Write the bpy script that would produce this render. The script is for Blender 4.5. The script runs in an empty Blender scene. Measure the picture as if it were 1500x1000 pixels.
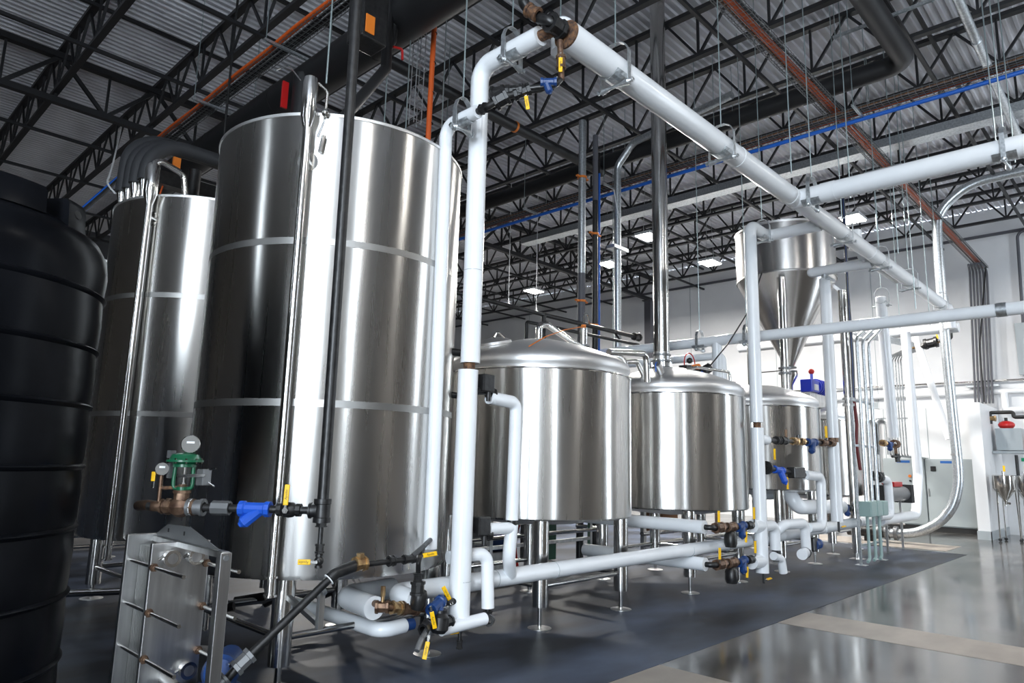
import bpy, math, random
from mathutils import Vector, Matrix
random.seed(7)
SC = bpy.context.scene
COL = SC.collection
PI = math.pi

# ------------------------------------------------------------------ camera
PITCH, ROLL, YAW, CAM_H = .17135, .024215, .763457, 1.7
FW = Vector((math.cos(PITCH)*math.cos(YAW), math.cos(PITCH)*math.sin(YAW), math.sin(PITCH)))
RT = FW.cross(Vector((0, 0, 1))).normalized()
UP = RT.cross(FW)
RT, UP = RT*math.cos(ROLL) + UP*math.sin(ROLL), UP*math.cos(ROLL) - RT*math.sin(ROLL)
cam_data = bpy.data.cameras.new('camera')
cam_data.sensor_width = 36
cam_data.lens = 36*1016.16/1500
cam_data.clip_end = 200
cam = bpy.data.objects.new('camera', cam_data)
cam.matrix_world = Matrix(((RT.x, UP.x, -FW.x, 0), (RT.y, UP.y, -FW.y, 0), (RT.z, UP.z, -FW.z, CAM_H), (0, 0, 0, 1)))
COL.objects.link(cam)
SC.camera = cam

def in_view(p, margin=120):
    q = Vector(p) - Vector((0, 0, CAM_H)); d = q.dot(FW)
    if d < .3: return False
    x = 750 + 1016*q.dot(RT)/d; y = 500 - 1016*q.dot(UP)/d
    return -margin < x < 1500 + margin and -margin < y < 1000 + margin

# ------------------------------------------------------------------ world, daylight openings, exposure
SC.view_settings.view_transform = 'Standard'
SC.view_settings.look = 'None'
SC.view_settings.gamma = 1
SC.view_settings.use_curve_mapping = False
SC.view_settings.exposure = 0.60
SC.cycles.use_denoising = True
SC.cycles.max_bounces = 10
SC.cycles.diffuse_bounces = 5
SC.cycles.glossy_bounces = 6
SC.cycles.sample_clamp_indirect = 6.0
SC.cycles.caustics_reflective = False
world = bpy.data.worlds.new('daylight'); SC.world = world
world.use_nodes = True
bg = world.node_tree.nodes['Background']
bg.inputs[0].default_value = (.80, .90, 1.0, 1)
bg.inputs[1].default_value = 14.0
XB, XE, YR, YL, ZC = -8.0, 24.5, -7.5, 28.0, 9.62    # back wall, end wall, right wall, left wall, deck
# openings: (wall, lo, hi, z0, z1)
OPEN_B = [(-6.9, -1.6, 0.0, 8.4), (7.68, 7.92, 0.0, 8.4)]
OPEN_R = [(-1.0, -.45, 0.0, 8.0), (18.3, 19.6, 0.0, 8.2)]
def portal(name, c, sx, sy, rot):
    l = bpy.data.lights.new(name, 'AREA'); l.shape = 'RECTANGLE'; l.size = sx; l.size_y = sy
    l.cycles.is_portal = True
    o = bpy.data.objects.new(name, l); o.location = c; o.rotation_euler = rot; COL.objects.link(o)
for lo, hi, z0, z1 in OPEN_B:
    portal('daylight_portal', (XB-.1, (lo+hi)/2, (z0+z1)/2), z1-z0, hi-lo, (0, -PI/2, 0))
for lo, hi, z0, z1 in OPEN_R:
    portal('daylight_portal', ((lo+hi)/2, YR-.1, (z0+z1)/2), hi-lo, z1-z0, (PI/2, 0, 0))
HIGHBAY_W, AISLE_W = 340, 60

# ------------------------------------------------------------------ materials
MATS = {}
def mat(name, col, rough=.5, metal=0., spec=.5, emis=0., build=None, **k):
    m = bpy.data.materials.new(name); m.use_nodes = True
    nt = m.node_tree; b = nt.nodes['Principled BSDF']
    b.inputs['Base Color'].default_value = (*col, 1); b.inputs['Roughness'].default_value = rough
    b.inputs['Metallic'].default_value = metal; b.inputs['Specular IOR Level'].default_value = spec
    if emis: b.inputs['Emission Color'].default_value = (*col, 1); b.inputs['Emission Strength'].default_value = emis
    if build: build(nt, b, **k)
    MATS[name] = m
    return m
def nd(nt, t, **inp):
    n = nt.nodes.new(t)
    for a, v in inp.items():
        n.inputs[a.replace('_', ' ')].default_value = v
    return n
def noise_col(nt, b, c1, c2, scale=4, stretch=(1, 1, 1), rr=None, bump=0, lo=.35, hi=.65, detail=4, bscale=None):
    tc = nt.nodes.new('ShaderNodeTexCoord'); mp = nt.nodes.new('ShaderNodeMapping')
    mp.inputs['Scale'].default_value = stretch
    nt.links.new(tc.outputs['Object'], mp.inputs[0])
    n = nd(nt, 'ShaderNodeTexNoise', Scale=scale, Detail=detail); nt.links.new(mp.outputs[0], n.inputs['Vector'])
    r = nt.nodes.new('ShaderNodeValToRGB'); r.color_ramp.elements[0].position = lo; r.color_ramp.elements[1].position = hi
    r.color_ramp.elements[0].color = (*c1, 1); r.color_ramp.elements[1].color = (*c2, 1)
    nt.links.new(n.outputs['Fac'], r.inputs[0]); nt.links.new(r.outputs[0], b.inputs['Base Color'])
    if rr:
        mr = nd(nt, 'ShaderNodeMapRange', To_Min=rr[0], To_Max=rr[1]); nt.links.new(n.outputs['Fac'], mr.inputs[0])
        nt.links.new(mr.outputs[0], b.inputs['Roughness'])
    if bump:
        bp = nd(nt, 'ShaderNodeBump', Strength=bump, Distance=.02)
        if bscale:
            n2 = nd(nt, 'ShaderNodeTexNoise', Scale=bscale, Detail=2); nt.links.new(mp.outputs[0], n2.inputs['Vector']); n = n2
        nt.links.new(n.outputs['Fac'], bp.inputs['Height']); nt.links.new(bp.outputs[0], b.inputs['Normal'])
def brushed(nt, b, aniso=.95, wav=.25, wscale=.9, dist=.05, streak=True):
    tg = nt.nodes.new('ShaderNodeTangent'); tg.direction_type = 'RADIAL'; tg.axis = 'Z'
    b.inputs['Anisotropic'].default_value = aniso; b.inputs['Anisotropic Rotation'].default_value = .25
    nt.links.new(tg.outputs[0], b.inputs['Tangent'])
    tc = nt.nodes.new('ShaderNodeTexCoord')
    if streak:      # fine sheet-to-sheet vertical finish variation
        mp = nt.nodes.new('ShaderNodeMapping'); mp.inputs['Scale'].default_value = (9, 9, .25)
        nt.links.new(tc.outputs['Object'], mp.inputs[0])
        n = nd(nt, 'ShaderNodeTexNoise', Scale=1.6, Detail=3); nt.links.new(mp.outputs[0], n.inputs['Vector'])
        mr = nd(nt, 'ShaderNodeMapRange', From_Min=.3, From_Max=.7, To_Min=.266, To_Max=.292); nt.links.new(n.outputs['Fac'], mr.inputs[0])
        nt.links.new(mr.outputs[0], b.inputs['Roughness'])
    w = nd(nt, 'ShaderNodeTexNoise', Scale=wscale, Detail=1); nt.links.new(tc.outputs['Object'], w.inputs['Vector'])
    bp = nd(nt, 'ShaderNodeBump', Strength=wav, Distance=dist)
    nt.links.new(w.outputs['Fac'], bp.inputs['Height']); nt.links.new(bp.outputs[0], b.inputs['Normal'])
mat('tank_steel', (.66, .645, .62), .22, 1, build=brushed)
mat('dome_steel', (.86, .855, .85), .46, 1, build=brushed, aniso=.3, wav=.1, streak=False)
mat('weld_band', (.36, .355, .345), .40, 1)
mat('hopper_steel', (.62, .60, .58), .26, 1, build=brushed, aniso=.5, wav=.06, streak=False)
mat('pipe_steel', (.66, .65, .63), .16, 1)
mat('satin_steel', (.60, .60, .59), .33, 1, build=noise_col, c1=(.50, .50, .50), c2=(.66, .66, .65), scale=3, stretch=(6, 6, .5), rr=(.26, .40))
mat('white_jacket', (.74, .78, .82), .22, 0, .5, build=noise_col, c1=(.82, .845, .87), c2=(.88, .90, .92), scale=2.0, bump=.04, bscale=7)
mat('white_paint', (.80, .81, .82), .45)
mat('wall_white', (.80, .80, .80), .7, build=noise_col, c1=(.76, .765, .78), c2=(.83, .835, .84), scale=.7)
mat('wall_grey', (.15, .142, .132), .8)
mat('wall_dark', (.10, .105, .115), .8)
mat('deck_metal', (.7, .7, .73), .45, .0, build=noise_col, c1=(.70, .705, .74), c2=(.84, .845, .88), scale=1.2, stretch=(.6, 1, 1))
mat('joist_black', (.012, .012, .014), .5)
mat('column_grey', (.10, .10, .115), .5)
mat('black_iron', (.022, .022, .024), .38, 0, build=noise_col, c1=(.006, .006, .0065), c2=(.018, .0175, .0175), scale=18, bump=.15)
mat('black_foam', (.020, .021, .024), .62)
mat('black_poly', (.004, .004, .005), .28, 0, .06, build=noise_col, c1=(.003, .0034, .0045), c2=(.006, .0066, .0085), scale=2.5, bump=.05)
mat('black_duct', (.011, .011, .012), .45)
mat('galvanised', (.56, .59, .61), .36, .9, build=noise_col, c1=(.46, .49, .51), c2=(.66, .69, .71), scale=30)
mat('zinc_rod', (.42, .50, .51), .35, .85)
mat('grey_cast', (.20, .205, .21), .42, .6)
mat('brass', (.42, .27, .13), .35, .9, build=noise_col, c1=(.30, .18, .09), c2=(.52, .36, .18), scale=25)
mat('bronze_dark', (.14, .085, .055), .45, .7, build=noise_col, c1=(.09, .05, .035), c2=(.22, .14, .09), scale=22)
mat('rust', (.12, .06, .035), .75, .2, build=noise_col, c1=(.05, .03, .025), c2=(.22, .11, .05), scale=30, bump=.3)
mat('blue_paint', (.012, .085, .50), .38)
mat('blue_dark', (.010, .045, .17), .42)
mat('motor_blue', (.015, .04, .52), .35)
mat('green_paint', (.008, .10, .045), .3)
mat('green_plastic', (.0, .30, .13), .4)
mat('yellow_plastic', (.90, .52, .005), .42)
mat('print_black', (.01, .01, .01), .6)
mat('red_paint', (.50, .012, .012), .35)
mat('red_rubber', (.16, .008, .010), .5)
mat('orange_cable', (.62, .10, .012), .5)
mat('orange_clamp', (.75, .20, .02), .45)
mat('blue_cable', (.01, .12, .55), .45)
mat('grey_enamel', (.40, .445, .455), .38)
mat('boiler_grey', (.38, .42, .44), .35)
mat('plinth_black', (.012, .012, .012), .6)
mat('jbox_green', (.30, .42, .40), .4)
mat('glass_gauge', (.20, .195, .185), .2)
mat('label_blue', (.02, .12, .40), .5)
mat('brown_rag', (.20, .10, .05), .9)
mat('lamp_housing', (.55, .56, .57), .4)
mat('led', (1, .98, .94), .5, emis=22)
def floor_mat(nt, b, c1, c2, r, blotch, lo=.30, hi=.72):
    noise_col(nt, b, c1, c2, scale=blotch, stretch=(.55, 1.1, 1), rr=r, lo=lo, hi=hi, detail=7)
mat('concrete_polished', (.2, .2, .2), .14, 0, .5, build=floor_mat, c1=(.040, .038, .035), c2=(.135, .127, .118), r=(.05, .26), blotch=1.4, lo=.36, hi=.68)
mat('concrete_band', (.33, .30, .27), .5, 0, .4, build=floor_mat, c1=(.23, .20, .17), c2=(.34, .30, .26), r=(.4, .6), blotch=3)
mat('floor_coating', (.03, .036, .048), .4, 0, .16, build=floor_mat, c1=(.008, .011, .017), c2=(.085, .105, .150), r=(.30, .62), blotch=1.1, lo=.40, hi=.68)

# ------------------------------------------------------------------ mesh helpers
def basis(d):
    d = Vector(d).normalized()
    a = Vector((0, 0, 1)) if abs(d.z) < .9 else Vector((1, 0, 0))
    x = d.cross(a).normalized(); y = d.cross(x).normalized()
    return x, y, d
class MB:
    def __init__(s): s.v = []; s.f = []
    def add(s, vs, fs):
        o = len(s.v); s.v += [tuple(v) for v in vs]; s.f += [tuple(i+o for i in f) for f in fs]; return s
    def box(s, c, size, rz=0):
        hx, hy, hz = [q/2 for q in size]; ca, sa = math.cos(rz), math.sin(rz)
        vs = []
        for sx, sy, sz in ((-1,-1,-1),(1,-1,-1),(1,1,-1),(-1,1,-1),(-1,-1,1),(1,-1,1),(1,1,1),(-1,1,1)):
            x, y = sx*hx, sy*hy
            vs.append((c[0]+x*ca-y*sa, c[1]+x*sa+y*ca, c[2]+sz*hz))
        return s.add(vs, [(3,2,1,0),(4,5,6,7),(0,1,5,4),(1,2,6,5),(2,3,7,6),(3,0,4,7)])
    def bb(s, x0, x1, y0, y1, z0, z1):
        return s.box(((x0+x1)/2, (y0+y1)/2, (z0+z1)/2), (x1-x0, y1-y0, z1-z0))
    def bar(s, p0, p1, w, h, up=(0, 0, 1)):
        p0, p1 = Vector(p0), Vector(p1); d = (p1-p0).normalized(); u = Vector(up)
        if abs(d.dot(u)) > .95: u = Vector((1, 0, 0))
        x = d.cross(u).normalized()*w/2; y = x.cross(d).normalized()*h/2
        vs = [p+a*x+b*y for p in (p0, p1) for a, b in ((-1,-1),(1,-1),(1,1),(-1,1))]
        return s.add(vs, [(0,1,2,3),(7,6,5,4),(0,4,5,1),(1,5,6,2),(2,6,7,3),(3,7,4,0)])
    def lathe(s, prof, c=(0, 0, 0), d=(0, 0, 1), seg=24, a0=0, a1=2*PI):
        x, y, d = basis(d); c = Vector(c)
        if abs(d.z) > .999: x, y = Vector((1, 0, 0)), Vector((0, 1, 0)) if d.z > 0 else Vector((0, -1, 0))
        full = abs(a1-a0-2*PI) < 1e-6; n = seg if full else seg+1
        vs = []; rows = []
        for r, h in prof:
            if r < 1e-6: rows.append([len(vs)]); vs.append(c+d*h)
            else:
                rows.append(list(range(len(vs), len(vs)+n)))
                for i in range(n):
                    t = a0+(a1-a0)*i/seg; vs.append(c+d*h+x*(r*math.cos(t))+y*(r*math.sin(t)))
        fs = []
        for A, B in zip(rows, rows[1:]):
            for i in range(seg):
                j = (i+1) % n
                if len(A) == 1 and len(B) == 1: continue
                if len(A) == 1: fs.append((A[0], B[j], B[i]))
                elif len(B) == 1: fs.append((A[i], A[j], B[0]))
                else: fs.append((A[i], A[j], B[j], B[i]))
        return s.add(vs, fs)
    def cyl(s, p0, p1, r, seg=16, r2=None):
        p0, p1 = Vector(p0), Vector(p1); L = (p1-p0).length; r2 = r if r2 is None else r2
        return s.lathe([(0, 0), (r, 0), (r2, L), (0, L)], p0, p1-p0, seg)
    def disc(s, p, d, r, t, seg=20):
        p = Vector(p); d = Vector(d).normalized()
        return s.cyl(p-d*t/2, p+d*t/2, r, seg)
    def ball(s, c, r, seg=14, sz=1.0):
        n = 7
        return s.lathe([(r*math.sin(PI*i/n), -r*sz*math.cos(PI*i/n)) for i in range(n+1)], c, (0, 0, 1), seg)
    def tube(s, pts, r, bend=0., seg=14, cap=True, n=6):
        pts = [Vector(p) for p in pts]
        if bend > 0:
            out = [pts[0]]
            for i in range(1, len(pts)-1):
                a, p, b = pts[i-1], pts[i], pts[i+1]
                u, w = (a-p), (b-p); lu, lw = u.length, w.length; u /= lu; w /= lw
                ang = u.angle(w)
                if ang > PI-.02: out.append(p); continue
                t = min(bend/math.tan(ang/2), lu*.49 if i > 1 else lu*.98, lw*.49 if i < len(pts)-2 else lw*.98)
                rr = t*math.tan(ang/2); cdir = (u+w).normalized(); cen = p+cdir*(rr/math.sin(ang/2))
                q0, q1 = p+u*t-cen, p+w*t-cen
                tot = q0.angle(q1)
                for k in range(n+1):
                    f = k/n
                    out.append(cen+(q0*math.sin((1-f)*tot)+q1*math.sin(f*tot))/math.sin(tot))
            out.append(pts[-1]); pts = out
        q = [pts[0]]
        for p in pts[1:]:
            if (p-q[-1]).length > 1e-5: q.append(p)
        pts = q
        rings = []; x = None; vs = []
        for i, p in enumerate(pts):
            d = (pts[min(i+1, len(pts)-1)]-pts[max(i-1, 0)]).normalized()
            if x is None: x = basis(d)[0]
            else:
                x = (x-d*x.dot(d)).normalized()
            y = d.cross(x); rings.append(len(vs))
            rad = r[i] if isinstance(r, (list, tuple)) else r
            for k in range(seg):
                t = 2*PI*k/seg; vs.append(p+x*rad*math.cos(t)+y*rad*math.sin(t))
        fs = [(a+k, a+(k+1) % seg, b+(k+1) % seg, b+k) for a, b in zip(rings, rings[1:]) for k in range(seg)]
        if cap:
            fs.append(tuple(rings[0]+seg-1-k for k in range(seg))); fs.append(tuple(rings[-1]+k for k in range(seg)))
        return s.add(vs, fs)
    def prism(s, poly, o, u, w, depth):
        "polygon (list of 2D) in the plane o + a*u + b*w, extruded by vector depth"
        o, u, w, dv = Vector(o), Vector(u), Vector(w), Vector(depth); n = len(poly)
        vs = [o+u*a+w*b for a, b in poly]+[o+u*a+w*b+dv for a, b in poly]
        return s.add(vs, [tuple(range(n-1, -1, -1)), tuple(range(n, 2*n))]+[(i, (i+1) % n, n+(i+1) % n, n+i) for i in range(n)])
def origin(o):
    p = Vector((0, 0, 0))
    while o: p += o.location; o = o.parent
    return p
def mk(mb, name, m, parent=None, smooth=38, bevel=0, label=None):
    me = bpy.data.meshes.new(name)
    off = origin(parent) if parent else Vector((0, 0, 0))
    me.from_pydata([tuple(Vector(v)-off) for v in mb.v], [], mb.f)
    me.materials.append(MATS[m]); me.validate(); me.update()
    if smooth:
        for p in me.polygons: p.use_smooth = True
        me.set_sharp_from_angle(angle=math.radians(smooth))
    o = bpy.data.objects.new(name, me); COL.objects.link(o); o.parent = parent
    if bevel:
        b = o.modifiers.new('bevel', 'BEVEL'); b.width = bevel; b.segments = 2; b.limit_method = 'ANGLE'
    if label: o['label'] = label
    return o
def tag(o, label=None, cat=None, group=None, kind=None):
    if label: o['label'] = label
    if cat: o['category'] = cat
    if group: o['group'] = group
    if kind: o['kind'] = kind
    return o
def thing(name, label, cat, loc=(0, 0, 0), group=None, kind=None):
    o = bpy.data.objects.new(name, None); o.location = loc; o.empty_display_size = .2; COL.objects.link(o)
    return tag(o, label, cat, group, kind)
def solo(mb, name, m, label, cat, group=None, base=None, **k):
    "a thing that is one mesh; its origin is moved to base"
    o = mk(mb, name, m, **k)
    if base is not None:
        b = Vector(base)
        for v in o.data.vertices: v.co -= b
        o.location = b
    return tag(o, label, cat, group)
def share(src, name, parent, loc, rot=None, scale=None):
    "another object that uses the mesh of src (a piece that repeats)"
    o = bpy.data.objects.new(name, src.data); COL.objects.link(o); o.parent = parent
    o.location = Vector(loc)-(origin(parent) if parent else Vector((0, 0, 0)))
    if rot: o.rotation_euler = rot
    if scale: o.scale = scale
    return o
def copy_tree(o, parent=None):
    c = o.copy(); COL.objects.link(c); c.parent = parent
    for ch in list(o.children): copy_tree(ch, c)
    return c

# ------------------------------------------------------------------ the setting
def wall_x(name, x, t, openings, m, z1=ZC):
    "wall in the plane X = x with openings (y0, y1, z0, z1); t = thickness, away from the room"
    mb = MB(); ys = sorted([YR-.3, YL+.3]+[q for o in openings for q in o[:2]])
    for a, b in zip(ys, ys[1:]):
        op = [o for o in openings if o[0] <= (a+b)/2 <= o[1]]
        if op:
            if op[0][2] > 0: mb.bb(min(x, x+t), max(x, x+t), a, b, 0, op[0][2])
            mb.bb(min(x, x+t), max(x, x+t), a, b, op[0][3], z1)
        else: mb.bb(min(x, x+t), max(x, x+t), a, b, 0, z1)
    return tag(mk(mb, name, m, smooth=0), kind='structure')
def wall_y(name, y, t, openings, m, z1=ZC):
    mb = MB(); xs = sorted([XB, XE]+[q for o in openings for q in o[:2]])
    for a, b in zip(xs, xs[1:]):
        op = [o for o in openings if o[0] <= (a+b)/2 <= o[1]]
        if op:
            if op[0][2] > 0: mb.bb(a, b, min(y, y+t), max(y, y+t), 0, op[0][2])
            mb.bb(a, b, min(y, y+t), max(y, y+t), op[0][3], z1)
        else: mb.bb(a, b, min(y, y+t), max(y, y+t), 0, z1)
    return tag(mk(mb, name, m, smooth=0), kind='structure')
floor = tag(mk(MB().bb(XB-.3, XE+.3, YR-.3, YL+.3, -.2, 0), 'floor', 'concrete_polished', smooth=0), 'polished grey concrete floor of the hall', kind='structure')
mk(MB().bb(-3.0, 17.6, 3.45, 14.0, -.002, .004), 'coated_area', 'floor_coating', floor, smooth=0, label='dark blue-grey floor coating under the tanks')
for x0, w in ((8.0, .82), (4.72, .82), (1.4, .8), (17.9, 1.5)):
    y1 = 3.44 if x0 < 17 else 8.2
    mk(MB().bb(x0, x0+w, YR+.2 if x0 < 17 else 3.9, y1, -.002, .003), 'concrete_band', 'concrete_band', floor, smooth=0, label='pale unpolished band in the concrete floor')
wall_end = wall_x('wall_end', XE, .3, [], 'wall_white')
wall_x('wall_back', XB, -.3, OPEN_B, 'wall_grey')
wall_y('wall_right', YR, -.3, OPEN_R, 'wall_grey')
wall_y('wall_left', YL, .3, [], 'wall_dark')
for i, y in enumerate((22.3, 19.0, 13.6, 10.2, 6.9, 1.0, -2.5)):       # joints between the tilt-up panels
    mk(MB().bb(XE-.006, XE, y, y+.02, 0, ZC-.4), 'panel_joint', 'boiler_grey', wall_end, smooth=0)
tag(mk(MB().bb(XE-.07, XE-.005, YR, YL, 8.76, 8.84), 'trim_1', 'column_grey', smooth=0), 'dark steel angle running along the end wall', kind='structure')
# steel roof deck: ribbed sheets side by side
ceiling = tag(mk(MB().bb(XB-.3, XE+.3, YR-.3, YL+.3, ZC+.06, ZC+.16), 'ceiling', 'deck_metal', smooth=0), 'corrugated grey steel roof deck', kind='structure')
P, SHEET = .152, 6
prof = []
for k in range(SHEET):
    y = k*P
    prof += [(y, .0), (y+.045, .0), (y+.060, .042), (y+.137, .042), (y+P, .0)]
vs = []; fs = []
for y, z in prof:
    vs += [(XB, y, z), (XE, y, z)]
for i in range(len(prof)-1):
    fs.append((2*i, 2*i+1, 2*i+3, 2*i+2))
sheet0 = mk(MB().add(vs, fs), 'deck_sheet', 'deck_metal', ceiling, smooth=0)
for p in sheet0.data.polygons: p.use_smooth = False
w = P*SHEET; ny = int((YL-YR)/w)+1
sheet0.location = (0, YR, ZC-.02)
for k in range(1, ny):
    share(sheet0, 'deck_sheet', ceiling, (0, YR+k*w, ZC-.02))
# bar joists every 1.79 m, running across the hall, on the girder line at Y = 15.3
ZT, ZB_, GY = 9.50, 8.64, 15.3
def joist_label(i):
    return 'black open-web roof joist, number %s counted from the camera end' % ['one','two','three','four','five','six','seven','eight','nine','ten','eleven','twelve','thirteen','fourteen'][i]
web_src = {}
def web(parent, p0, p1, r, key):
    "a web bar; alike bars share one mesh"
    p0, p1 = Vector(p0), Vector(p1)
    if key not in web_src:
        off = p0
        o = mk(MB().bar((0, 0, 0), p1-p0, r*2, r*2, (1, 0, 0)), 'web_bar', 'joist_black', None, smooth=0)
        web_src[key] = o; o.parent = parent; o.location = p0-origin(parent)
        return o
    return share(web_src[key], 'web_bar', parent, p0)
joist_xs = [1.06+1.79*i for i in range(14)]
chord = {}
for i, jx in enumerate(joist_xs):
    if jx > XE-.5: continue
    j = thing('roof_joist', joist_label(i), 'roof joist', (jx, YR, ZT), 'open-web roof joists')
    for nm, z, ww, hh in (('top_chord', ZT, .13, .075), ('bottom_chord', ZB_, .11, .065)):
        if nm not in chord:
            chord[nm] = mk(MB().bb(jx-ww/2, jx+ww/2, YR, YL, z-hh/2, z+hh/2), nm, 'joist_black', j, smooth=0)
        else: share(chord[nm], nm, j, (jx, YR, ZT))
    far = MB(); nodes = [5.31+1.25*k for k in range(-10, 19)]
    for k, y in enumerate(nodes):
        if y-.6 < YR or y+.7 > YL: continue
        for key, a, b in (('v', (jx, y, ZB_), (jx, y, ZT)), ('d', (jx, y, ZB_), (jx, y+.625, ZT)), ('e', (jx, y, ZB_), (jx, y-.625, ZT))):
            if y < GY and in_view((jx, y, 9.0), 60):
                web(j, a, b, .019 if key == 'v' else .021, key)
            elif in_view((jx, y, 9.0), 250) and y >= GY:
                far.bar(a, b, .04, .04, (1, 0, 0))
    if far.v: tag(mk(far, 'web_lattice', 'joist_black', j, smooth=0), kind='stuff')
# bridging angles that tie the joists together
BR = ((2.5, 8.60, 'lowest-set thin black bridging angle over the aisle'), (4.75, 8.60, 'thin black bridging angle under the joists just inside the header'), (7.6, 9.40, 'thin black bridging angle between joist tops above the domed kettles'), (7.6, 8.60, 'thin black bridging angle under the joists above the domed kettles'),
      (10.4, 8.60, 'thin black bridging angle under the joists behind the kettle row'), (10.4, 9.40, 'thin black bridging angle between joist tops behind the kettle row'), (13.0, 8.60, 'thin black bridging angle under the joists just before the girder'), (13.0, 9.42, 'thin black bridging angle between joist tops just before the girder'),
      (17.4, 8.6, 'first thin black bridging angle beyond the girder'), (20.0, 8.6, 'second thin black bridging angle beyond the girder'), (22.6, 8.6, 'third thin black bridging angle beyond the girder'), (25.2, 8.6, 'fourth thin black bridging angle beyond the girder'), (2.5, 9.42, 'thin black bridging angle between joist tops over the aisle'))
for y, z, lb in BR:
    solo(MB().bb(XB, XE, y-.03, y+.03, z-.03, z+.03), 'bridging_angle', 'joist_black', lb, 'bridging', 'joist bridging', base=(XB, y, z), smooth=0)
g = thing('roof_girder', 'deep black truss girder crossing under the roof joists near the column', 'girder', (XB, GY, ZB_), None)
for nm, z, ww in (('top_chord', 9.40, .16), ('bottom_chord', 8.47, .14)):
    mk(MB().bb(XB, XE, GY-ww/2, GY+ww/2, z-.06, z+.06), nm, 'joist_black', g, smooth=0)
web_src.clear()
for i in range(-4, 14):
    x = 1.06+1.79*i
    if x < XB or x+1.79 > XE or not in_view((x, GY, 9), 200): continue
    web(g, (x, GY, 8.47), (x, GY, 9.4), .022, 'gv')
    web(g, (x, GY, 9.4), (x+.895, GY, 8.47), .035, 'gd'); web(g, (x+.895, GY, 8.47), (x+1.79, GY, 9.4), .035, 'ge')
    web(g, (x+.895, GY, 8.47), (x+.895, GY, 9.4), .022, 'gw')
col_ = thing('steel_column', 'dark grey square steel column carrying the roof girder against the end wall', 'column', (24.15, GY, 0))
mk(MB().bb(24.0, 24.3, GY-.15, GY+.15, 0, 8.4), 'shaft', 'column_grey', col_, smooth=0)
mk(MB().bb(23.95, 24.35, GY-.22, GY+.22, 8.38, 8.42), 'cap_plate', 'column_grey', col_, smooth=0)
mk(MB().bb(23.92, 24.38, GY-.24, GY+.24, 0, .03), 'base_plate', 'column_grey', col_, smooth=0)

# ------------------------------------------------------------------ tanks
def leg_parts(root, x, y, ztop, r=.082, zb=.17):
    lg = mk(MB().cyl((x, y, zb), (x, y, ztop), r, 20), 'leg', 'pipe_steel', root)
    mk(MB().cyl((x, y, .01), (x, y, zb+.02), .024, 12), 'levelling_rod', 'pipe_steel', lg)
    mk(MB().lathe([(0, .022), (.03, .022), (.10, .016), (.125, .010), (.125, 0), (0, 0)][::-1], (x, y, 0), (0, 0, 1), 24), 'foot_pad', 'satin_steel', lg)
    return lg
def tall_tank(name, label, cx, cy, R=1.15, zb=.80, zt=4.50, pipe_az=None, swan=False):
    t = thing(name, label, 'tank', (cx, cy, 0), 'tall stainless tanks')
    c = (cx, cy, 0)
    mk(MB().lathe([(R-.10, zb-.02), (R-.03, zb-.01), (R, zb+.03), (R, zt)], c, seg=128), 'shell', 'tank_steel', t)
    mk(MB().lathe([(0, zb-.12), (R*.6, zb-.07), (R-.10, zb-.02)], c, seg=64), 'bottom_head', 'dome_steel', t)
    mk(MB().lathe([(R-.012, zt-.012), (R+.010, zt-.012), (R+.012, zt+.010), (R-.004, zt+.022), (R-.05, zt+.024), (R*.5, zt+.16), (0, zt+.2)], c, seg=96), 'top_head', 'dome_steel', t)
    for z in (2.11, 3.41):
        mk(MB().lathe([(R, z-.029), (R+.0012, z-.028), (R+.0012, z+.028), (R, z+.029)], c, seg=128), 'weld_band', 'weld_band', t)
    legs = [(cx+sx*.717, cy+sy*.717) for sx in (-1, 1) for sy in (-1, 1)]
    for x, y in legs: leg_parts(t, x, y, zb+.02)
    for (x0, y0), (x1, y1) in ((legs[0], legs[1]), (legs[2], legs[3]), (legs[0], legs[2]), (legs[1], legs[3])):
        mk(MB().cyl((x0, y0, .36), (x1, y1, .36), .026, 10), 'brace', 'pipe_steel', t)
    return t
def side_pipe(t, cx, cy, R, az, zt, zb, r=.034, head=True):
    "an overflow pipe on the tank side with a wider vent head on top, clamped to the shell"
    x, y = cx+(R+.075)*math.cos(az), cy+(R+.075)*math.sin(az)
    p = mk(MB().cyl((x, y, zb), (x, y, zt), r, 18), 'overflow_pipe', 'pipe_steel', t)
    n = Vector((math.cos(az), math.sin(az), 0)); tg = Vector((-n.y, n.x, 0))
    for z, e in ((zb+.13, .018), (zb, .014)): mk(MB().disc((x, y, z), (0, 0, 1), r+e, .015), 'ferrule', 'pipe_steel', p)
    mk(MB().cyl((x-n.x*.075, y-n.y*.075, zt-.32), (x, y, zt-.32), .028, 14).disc((x-n.x*.072, y-n.y*.072, zt-.32), n, .085, .008, 24), 'wall_port', 'pipe_steel', p)
    return x, y, p
A_AZ = math.atan2(4.943-5.73, 2.69-3.53)
tA = tall_tank('tall_tank', 'tall polished steel tank behind the plate heat exchanger, largest in view', 3.53, 5.73)
x, y, p = side_pipe(tA, 3.53, 5.73, 1.15, A_AZ, 4.40, .70, .036)
mk(MB().lathe([(0, 4.34), (.036, 4.34), (.062, 4.42), (.062, 4.72), (.052, 4.78), (.02, 4.80), (0, 4.80)], (x, y, 0), seg=20), 'vent_head', 'pipe_steel', p)
mk(MB().tube([(x+.05, y-.03, 4.75), (x+.13, y-.05, 4.70), (x+.14, y-.02, 4.45), (x+.10, y, 4.3)], .012, .04, 8).ball((x+.12, y-.06, 4.50), .035, 10).cyl((x+.10, y-.05, 4.15), (x+.12, y-.06, 4.30), .02, 8), 'drain_cock', 'pipe_steel', p)
mk(MB().tube([(3.0, 5.3, 4.55), (2.9, 5.25, 4.66), (2.78, 5.18, 4.55)], .012, .05, 8), 'lifting_lug', 'pipe_steel', tA)
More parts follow.
